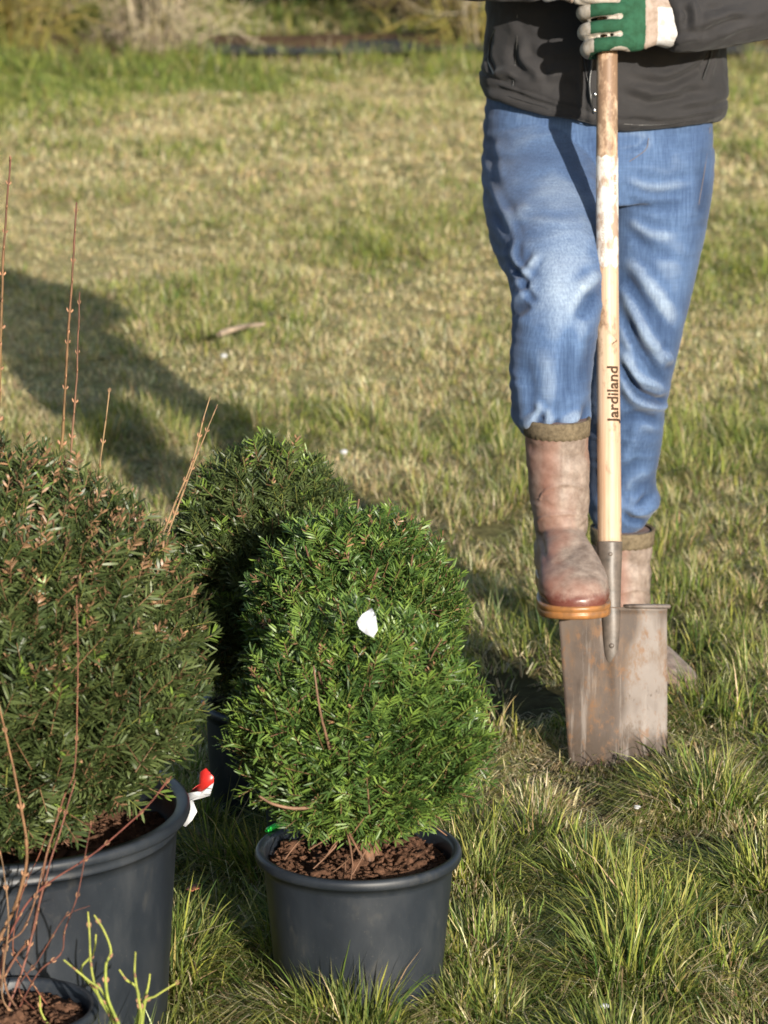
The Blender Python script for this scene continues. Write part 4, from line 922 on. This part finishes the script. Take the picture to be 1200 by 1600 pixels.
for pts in ([(806, 22), (805, 60), (802, 100), (800, 132)], [(757, 138), (800, 150), (850, 168), (900, 188), (925, 196)], [(976, 196), (1020, 198), (1070, 190), (1132, 170)], [(934, 30), (934, 70), (935, 110), (936, 160), (938, 196)], [(916, 30), (915, 80), (915, 130), (917, 190)]):
    a = Acc(); a.add(*tube(catmull(surf_line(ct, nt_, pts, 5.5, .0003), 40), .0008, 5)); obj('seam', a.mesh('seam'), M_zip, jacket)

# rubber boots
def boot(name, loc, yaw, pitch=0, shaft_lean=(0, 0), parent=pr, seed=1, sc_=1.0):
    rt = bpy.data.objects.new(name, None); C.objects.link(rt); rt.parent = parent
    rt.location = Vector(loc) - parent.location; rt.rotation_euler = (pitch, 0, yaw); rt.scale = (sc_,) * 3
    fy = [(0.006, .012, .030), (0, .024, .055), (-.02, .0375, .080), (-.055, .041, .100), (-.10, .041, .108), (-.14, .0445, .100), (-.18, .0520, .086), (-.215, .0560, .074), (-.245, .0530, .062), (-.268, .0430, .050), (-.282, .0285, .038), (-.288, .012, .026)]
    k = 36; th = np.linspace(0, 2 * np.pi, k, endpoint=False); S = catmull(np.array([[0, y, 0, w_, h] for y, w_, h in fy]), 60); V = []
    for s in S:
        c, sn = np.cos(th), np.sin(th); e = 2 / 2.6
        x = s[3] * np.sign(c) * np.abs(c) ** e; z = s[4] * (.5 + .5 * np.sign(sn) * np.abs(sn) ** (e if True else 1))
        asym = .010 * np.clip(-s[1] / .28, 0, 1)
        V.append(np.stack([x - asym * 0, np.full(k, s[1]), z + .012], -1))
    V = np.concatenate(V); n = 60; i = np.arange(n - 1)[:, None] * k; j = np.arange(k)[None]; j2 = (j + 1) % k
    Q = np.stack([i + j, i + k + j, i + k + j2, i + j2], -1).reshape(-1, 4); V = np.vstack([V, [[0, .006, .02]], [[0, -.289, .02]]]); jj = np.arange(k); jn = (jj + 1) % k
    T = np.vstack([np.stack([np.full(k, n * k), jj, jn], -1), np.stack([np.full(k, n * k + 1), (n - 1) * k + jn, (n - 1) * k + jj], -1)])
    lx, ly = shaft_lean
    shaft = loft([[0, -.052, .045, .036, .046], [0, -.060, .085, .041, .056], [lx * .1, -.064 + ly * .1, .12, .0455, .058], [lx * .3, -.062 + ly * .3, .16, .0495, .058], [lx * .6, -.060 + ly * .6, .21, .0515, .058], [lx * .85, -.058 + ly * .85, .25, .0520, .060], [lx, -.058 + ly, .285, .0535, .061]], 50, 40)
    me = voxel([(V, Q, T), shaft], .0028, 5, 'upper'); co, no = get(me)
    d = .0022 * fbm(co[:, 0] / .04, co[:, 1] / .05, co[:, 2] / .03, seed=seed, octv=3)
    # moulded ridges: heel counter, instep panel, shin seam, toe rand
    f = np.clip(-no[:, 1] * 3, 0, 1)
    arc = .158 + .030 * np.sqrt(np.clip(1 - (co[:, 0] / .040) ** 2, 0, 1)); d += .0030 * np.exp(-((co[:, 2] - arc) / .0022) ** 2) * f * (np.abs(co[:, 0]) < .040)
    arc2 = .118 + .022 * np.sqrt(np.clip(1 - (co[:, 0] / .042) ** 2, 0, 1)); d += .0030 * np.exp(-((co[:, 2] - arc2) / .0022) ** 2) * f * (np.abs(co[:, 0]) < .042) * (co[:, 1] < -.08)
    d += .0012 * np.exp(-((co[:, 0] - lx * .6) / .003) ** 2) * f * np.clip((co[:, 2] - .185) * 40, 0, 1)
    d -= .0035 * np.exp(-((co[:, 2] - .118 - co[:, 1] * .12 - .3 * co[:, 0]) / .006) ** 2) * np.clip(-co[:, 1] * 14 - .6, 0, 1) + .0015 * np.exp(-((co[:, 2] - .142 + .35 * co[:, 0]) / .007) ** 2) * f
    rg = 1 - 2 * np.abs(fbm(co[:, 0] / .05, co[:, 1] / .06, co[:, 2] / .022, seed=seed + 30, octv=2)); d += .0015 * (rg - .6) * np.clip(1.4 - np.abs(co[:, 2] - .14) / .09, 0, 1)
    d -= .0030 * np.exp(-((co[:, 2] - .235 + .15 * co[:, 0]) / .010) ** 2) * f
    d += .0022 * np.clip((.045 - co[:, 2]) / .006, 0, 1)
    put(me, co + no * d[:, None]); up = obj('upper', me, M_boot, rt, True)
    # band of khaki cloth round the top, scalloped below
    k = 120; th = np.linspace(0, 2 * np.pi, k, endpoint=False); rows = []
    for (z, off, sc2) in ((.2865, -.004, 0), (.2885, .0005, 0), (.287, .0028, 0), (.280, .0024, 0), (.270, .0022, 0), (.2600, .0018, 1), (.2590, -.003, 1)):
        zz = z + sc2 * .0010 * np.sin(th * 30); q = np.clip((z - .25) / .035, 0, 1); rx = .0522 + .0013 * q + off; ry = .0600 + .001 * q + off
        rows.append(np.stack([lx * (.87 + .13 * q) + rx * np.cos(th), -.058 + ly * (.87 + .13 * q) + ry * np.sin(th), zz], -1))
    V = np.concatenate(rows); m_ = len(rows); i = np.arange(m_ - 1)[:, None] * k; j = np.arange(k)[None]; j2 = (j + 1) % k
    obj('cuff', np_mesh('cuff', V, np.stack([i + j, i + j2, i + k + j2, i + k + j], -1).reshape(-1, 4)), M_cuff, rt, True)
    # sole: two stacked welts following the footprint
    k = 90
    F = catmull(np.array([[.003, .010], [-.002, .022], [-.02, .035], [-.055, .039], [-.10, .0395], [-.14, .0455], [-.18, .0545], [-.215, .0590], [-.245, .0565], [-.270, .0465], [-.286, .0300], [-.294, .012]]), 44)
    out = np.vstack([np.stack([F[:, 1], F[:, 0]], -1), np.stack([-F[::-1, 1], F[::-1, 0]], -1)]); cen = out.mean(0); k = len(out); rows = []
    for (z, s) in ((.0, .93), (.001, .975), (.004, 1.0), (.0115, 1.0), (.0128, .985), (.0141, 1.0), (.0205, 1.005), (.0225, .99), (.023, .93)):
        zz = np.full(k, z); zz = zz + np.clip((-out[:, 1] - .25) / .05, 0, 1) * .006
        if z < .003: zz = zz + ((out[:, 1] < -.075) & (out[:, 1] > -.13)) * .006
        rows.append(np.stack([cen[0] + (out[:, 0] - cen[0]) * s, cen[1] + (out[:, 1] - cen[1]) * s, zz], -1))
    V = np.concatenate(rows); m_ = len(rows); i = np.arange(m_ - 1)[:, None] * k; j = np.arange(k)[None]; j2 = (j + 1) % k
    Q = np.stack([i + j, i + k + j, i + k + j2, i + j2], -1).reshape(-1, 4); V = np.vstack([V, [[*cen, .002]], [[*cen, .022]]]); jj = np.arange(k); jn = (jj + 1) % k
    T = np.vstack([np.stack([np.full(k, m_ * k), jj, jn], -1), np.stack([np.full(k, m_ * k + 1), (m_ - 1) * k + jn, (m_ - 1) * k + jj], -1)])
    obj('sole', np_mesh('sole', V, Q, T), M_sole, rt, True)
    return rt
boot('boot', (.281, 5.258, .270), R(5), R(0), (-.008, .004), seed=3, sc_=.98)
boot('boot', (.388, 5.680, -.016), R(27), 0, (.010, .006), seed=8, sc_=.98)

# gloves
def glove(name, zc, s, order, loc_c, thumb_up=True, wrist=(.09, .005, .0)):
    """hand closed round the shaft; s=+1: wrist on the right of the picture. built in the spade's axes, then carried to the world"""
    parts = []; gaps = []
    fz = np.array([-.045, -.0155, .014, .042]) * (1 if order > 0 else -1)
    ln = [.9, 1.0, 1.04, .98]
    fr = [.0134, .0143, .0146, .0142]
    for q in range(4):
        z = zc + fz[q]; r = fr[q]; e = ln[q]; o = -.003
        pts = [[.052, -.024, 0], [.030, -.0375, 0], [.006, -.0385, .0], [-.0165, -.0335, .0], [-.0345 * e, -.016, 0], [-.0375 * e, .004, 0], [-.028 * e, .024, 0], [-.008, .034 * e, 0], [.006 * e, .0345, 0]]
        st = [[o + s * p[0], p[1], z + (p[0] * .10 if q < 2 else p[0] * -.04) * (1 if order > 0 else -1), r * (1.08 if i in (1, 4) else .97 if i < 7 else .82), r * (1.05 if i in (1, 4) else .95 if i < 7 else .8)] for i, p in enumerate(pts)]
        parts.append(loft(st, 60, 18, ref=(0, 0, 1)))
    # back of the hand, heel and cuff
    parts.append(loft([[s * .012, -.030, zc - .002, .048, .009], [s * .026, -.031, zc - .001, .056, .016], [s * .045, -.027, zc, .057, .021], [s * .063, -.020, zc + .001, .052, .022], [s * .080, -.012, zc + .002, .046, .024], [s * .092, -.005, zc + .002, .044, .027], [s * .108, .002, zc + .002, .046, .031], [s * .116, .005, zc + .002, .045, .031]], 50, 30, ref=(0, 0, 1), power=2.5))
    tz = zc + .026 * order
    parts.append(loft([[s * .070, -.004, zc + .012 * order, .020, .017], [s * .052, .012, zc + .024 * order, .018, .016], [s * .032, .025, tz + .010 * order, .0155, .0150], [s * .012, .036, tz + .018 * order, .0145, .0145], [s * -.010, .0385, tz + .022 * order, .0135, .0130], [s * -.026, .034, tz + .022 * order, .010, .010]], 40, 18, ref=(0, 0, 1)))
    me = voxel(parts, .0016, 5, name); co, no = get(me)
    xx = s * co[:, 0]; zz = co[:, 2] - zc
    d = .0007 * fbm(co[:, 0] / .012, co[:, 1] / .012, co[:, 2] / .012, seed=4, octv=3)
    white = np.zeros(len(co), bool); order_z = np.sort(fz)
    for q in range(3):
        g = (order_z[q] + order_z[q + 1]) / 2 + xx * .03
        hw = np.where(xx < .006, .0030, .0030 + .0022 * np.clip((xx - .006) / .012, 0, 1)); end = .024 - .004 * (q == 2)
        white |= (np.abs(zz - g) < hw) & (xx < end - .004 + 0 * xx) | (((xx - (end - .005)) ** 2 + (zz - g) ** 2) < .0050 ** 2)
        d -= .0014 * np.exp(-((zz - g) / .003) ** 2) * (xx < .015)
    white |= xx < -.0335 + .006 * (np.abs(zz - order_z[0]) < .014)
    white |= (((xx - .020) / .020) ** 2 + ((zz - (order_z[0] - .016)) / .0095) ** 2 < 1)        # pale gusset at the little finger's edge
    edge = .066 - .10 * np.clip(np.abs(zz) - .03, 0, 1)
    cuff = xx > edge
    front = no[:, 1] < .35
    if s < 0: white |= zz < .012
    green = np.array([.024, .085, .048]); cream = np.array([.42, .385, .34]); pink = np.array([.34, .275, .235])
    col = np.where((front & ~white & ~cuff)[:, None], green, cream); 
    col = np.where(cuff[:, None], np.where(((xx > edge + .022) & (zz < .02))[:, None], np.array([.52, .52, .53]), pink), col)
    d += .0012 * (cuff & (xx < edge + .004)) - .0016 * np.exp(-((xx - edge) / .002) ** 2)
    co = co + no * d[:, None]; co[:, 0] *= .90; co[:, 2] = zc + (co[:, 2] - zc) * .94
    co = np.stack([SW(0, 0, 0)[0] + loc_c + co[:, 0], SW(0, 0, 0)[1] + co[:, 1] * math.cos(LEAN) + co[:, 2] * math.sin(LEAN), SW(0, 0, 0)[2] - co[:, 1] * math.sin(LEAN) + co[:, 2] * math.cos(LEAN)], -1)
    put(me, co); set_cols(me, col); return obj(name, me, M_vcol, pr)
glove('glove', 1.249, 1, 1, -.003)
glove('glove', 1.324, -1, 1, -.003)
# ------------------------------------------------------------------ background shrubs and hedge
def arching_shrub(label, x, y, n, Lr, spread, pal, seed, r0=.006, tilt=0, cat='shrub', sub=5):
    rng = np.random.default_rng(seed); a = Acc(); root = empty('bare_shrub', (x, y, 0), label, cat, 'leafless shrubs along the bed')
    for i in range(n):
        low = rng.random() < .32; L = rng.uniform(*Lr) * (.62 if low else 1); t = rng.uniform(0, 2 * np.pi); out = (rng.uniform(.7, 1.3) if low else rng.uniform(.15, 1)) * spread; d = np.array([math.cos(t), math.sin(t), 0])
        b = np.array([x, y, 0]) + d * rng.uniform(0, .16) + [0, 0, .01]; h = L * (rng.uniform(.2, .5) if low else .62)
        m = b + d * L * out * .45 + [tilt * L * .3, 0, h]; e = b + d * L * out + [tilt * L, 0, max(.03, h * rng.uniform(.1, 1.0)) if low else L * (1 - out * rng.uniform(.3, .9))]
        e[2] = max(e[2], .03)
        P = catmull([b, m, e], 9) + rng.normal(0, .016, (9, 3)) * np.linspace(0, 1, 9)[:, None]; P[:, 2] = np.maximum(P[:, 2], .01); c = np.array(pal[rng.integers(len(pal))]) * rng.uniform(.7, 1.25)
        a.add(*tube(P, np.linspace(r0 * rng.uniform(.6, 1.4), r0 * .3, 9), 5), col=c)
        for _ in range(sub):
            k = rng.integers(1, 8); s = P[k]; q = s + unit(d * .4 + rng.normal(0, .7, 3) + [0, 0, .1]) * L * rng.uniform(.12, .4); q[2] = max(q[2], .02)
            a.add(*tube([s, (s + q) / 2 + rng.normal(0, .02, 3), q], [r0 * .5, r0 * .4, r0 * .2], 4), col=c * 1.1)
    obj('stems', a.mesh('stems'), M_twigcol, root); return root
YEL = [(.30, .27, .07), (.23, .22, .07), (.20, .16, .08), (.30, .23, .06)]; PAL_T = [(.42, .37, .27), (.34, .29, .20), (.38, .34, .18), (.26, .21, .15)]; DK = [(.10, .07, .04), (.15, .12, .05)]
arching_shrub('yellow stemmed leafless shrub at the far left of the planting bed', -1.98, 17.7, 120, (.8, 1.6), .9, YEL, 1, .0045, 0, 'shrub', 8)
arching_shrub('greyish tan twiggy shrub in the planting bed, right of the yellow one', -1.22, 17.4, 110, (.7, 1.4), .6, PAL_T, 2, .004, .05, 'shrub', 10)
arching_shrub('fountain of drooping yellow stems just left of the jacket', .50, 17.75, 90, (.8, 1.5), .8, YEL + PAL_T[:1], 3, .005, -.1, 'shrub', 8)
arching_shrub('dark twiggy shrub on the far grass behind the drooping yellow stems', .18, 19.4, 70, (.8, 1.5), .5, DK, 4, .008)
arching_shrub('leafless shrub whose stems show beside the right sleeve', 2.25, 18.2, 110, (.8, 1.5), .7, PAL_T + YEL[:1], 5)
arching_shrub('wide tan shrub hidden behind the person, added to shade the ground beyond', 1.35, 18.3, 130, (.9, 1.6), .7, PAL_T, 6)  # unseen shrub, added for the shadow it throws on the ground beyond
def leafy(name, label, cat, x, y, rx, ry, h, n, pal, seed, group=None, size=.05):
    rng = np.random.default_rng(seed); root = empty(name, (x, y, 0), label, cat, group); a = Acc()
    for i in range(14):
        b = np.array([x + rng.uniform(-rx, rx) * .7, y + rng.uniform(-ry, ry) * .5, 0]); e = b + [rng.normal(0, .2), rng.normal(0, .2), h * .8]
        a.add(*tube(catmull([b, (b + e) / 2 + rng.normal(0, .05, 3), e], 7), np.linspace(.03, .01, 7), 6), col=(.09, .06, .04))
    obj('stems', a.mesh('stems'), M_twigcol, root)
    D = unit(rng.normal(0, 1, (n, 3))); rr = rng.uniform(.35, 1, n) ** .6 * (1 + .18 * fbm(D[:, 0] * 3 + x, D[:, 1] * 3, D[:, 2] * 3, seed=seed)); P = D * rr[:, None] * [rx, ry, h * .55] + [x, y, h * .52]; P = P[P[:, 2] > .04]; n = len(P)
    u = unit(rng.normal(0, 1, (n, 3))); v = unit(np.cross(u, rng.normal(0, 1, (n, 3)))); s = rng.uniform(.5, 1.2, (n, 1)) * size
    V = np.stack([P - u * s, P + v * s * .45, P + u * s, P - v * s * .45], 1).reshape(-1, 3); Q = np.arange(n)[:, None] * 4 + [[0, 1, 2, 3]]
    pal = np.array(pal); c = pal[rng.integers(0, len(pal), n)] * rng.uniform(.7, 1.3, (n, 1)); obj('foliage', np_mesh('foliage', V, Q, cols=np.repeat(c, 4, 0)), M_grass, root)
DG = [(.03, .06, .02), (.05, .09, .025), (.07, .10, .04)]
for q, (x, lab) in enumerate([(-3.6, 'leftmost dark evergreen bush of the far row'), (-2.1, 'dark evergreen bush of the far row behind the yellow shrub'), (-.6, 'dark evergreen bush of the far row near the middle of the top edge'),
                              (.9, 'dark evergreen bush of the far row just left of the person'), (2.4, 'dark evergreen bush of the far row behind the right sleeve'), (3.9, 'rightmost dark evergreen bush of the far row')]):
    leafy('evergreen_bush', lab, 'bush', x, 20.7 + .15 * math.sin(q * 2), .95, .55, 1.7 + .2 * math.sin(q * 5), 9000, DG, 60 + q, 'dark evergreen bushes beyond the bed')

# ------------------------------------------------------------------ small things lying in the grass
def pebble(px, py, s, label, m=M_stone, name='stone', cat='stone', seed=1):
    v = (800 - py) / FPX; dz = -math.sin(PITCH) + v * math.cos(PITCH); dy = math.cos(PITCH) + v * math.sin(PITCH); Y = -(CAM_H - .035) / dz * dy
    x, y, z = at(px, py, Y); V, Q, T = ellipsoid((0, 0, 0), (s, s * .8, s * .6), 20, 14); V = V * (1 + .22 * fbm(V[:, 0] / s, V[:, 1] / s, V[:, 2] / s, seed=seed, octv=2))[:, None] + [x, y, z]
    a = Acc(); a.add(V, Q, T); rehang(tag(obj(name, a.mesh(name), m), label, cat))
pebble(995, 1261, .0055, 'tiny white stone in the grass just below the spade blade', seed=2)
pebble(945, 1572, .006, 'tiny white stone in the grass low in the picture, right of the front pot', seed=3)
pebble(538, 706, .008, 'small white stone in the grass beyond the rear yew', seed=4)
pebble(350, 556, .009, 'pale bluish stone lying in the grass past the reddish stems', seed=5)
a = Acc(); x, y, z = at(372, 520, 9.0); 
x0 = np.array(at(342, 526, 8.75)); x1 = np.array(at(412, 519, 8.85)); zz_ = float(gz(x0[0], x0[1])) + .055; x0[2] = zz_; x1[2] = zz_ + .01
a.add(*tube(catmull([x0, (x0 + x1) / 2 + [0, 0, .006], x1], 12), np.linspace(.009, .005, 12), 7), col=(.30, .24, .18)); a.add(*tube([(x0 + x1) / 2, (x0 + x1) / 2 + [.03, -.03, .02]], [.004, .002], 6), col=(.30, .24, .18))
rehang(tag(obj('stick', a.mesh('stick'), M_twigcol), 'short grey brown stick lying in the sunlit grass', 'stick'))
lf = np.array([at(290, 1390, 4.28), at(298, 1382, 4.29), at(313, 1381, 4.29), at(312, 1388, 4.27), at(300, 1393, 4.27)]); 
rehang(tag(obj('fallen_leaf', np_mesh('leaf', *card(lf, .0006, .003), smooth=False), M_dryleaf), 'curled reddish brown dead leaf in the shade between the two front pots', 'leaf'))
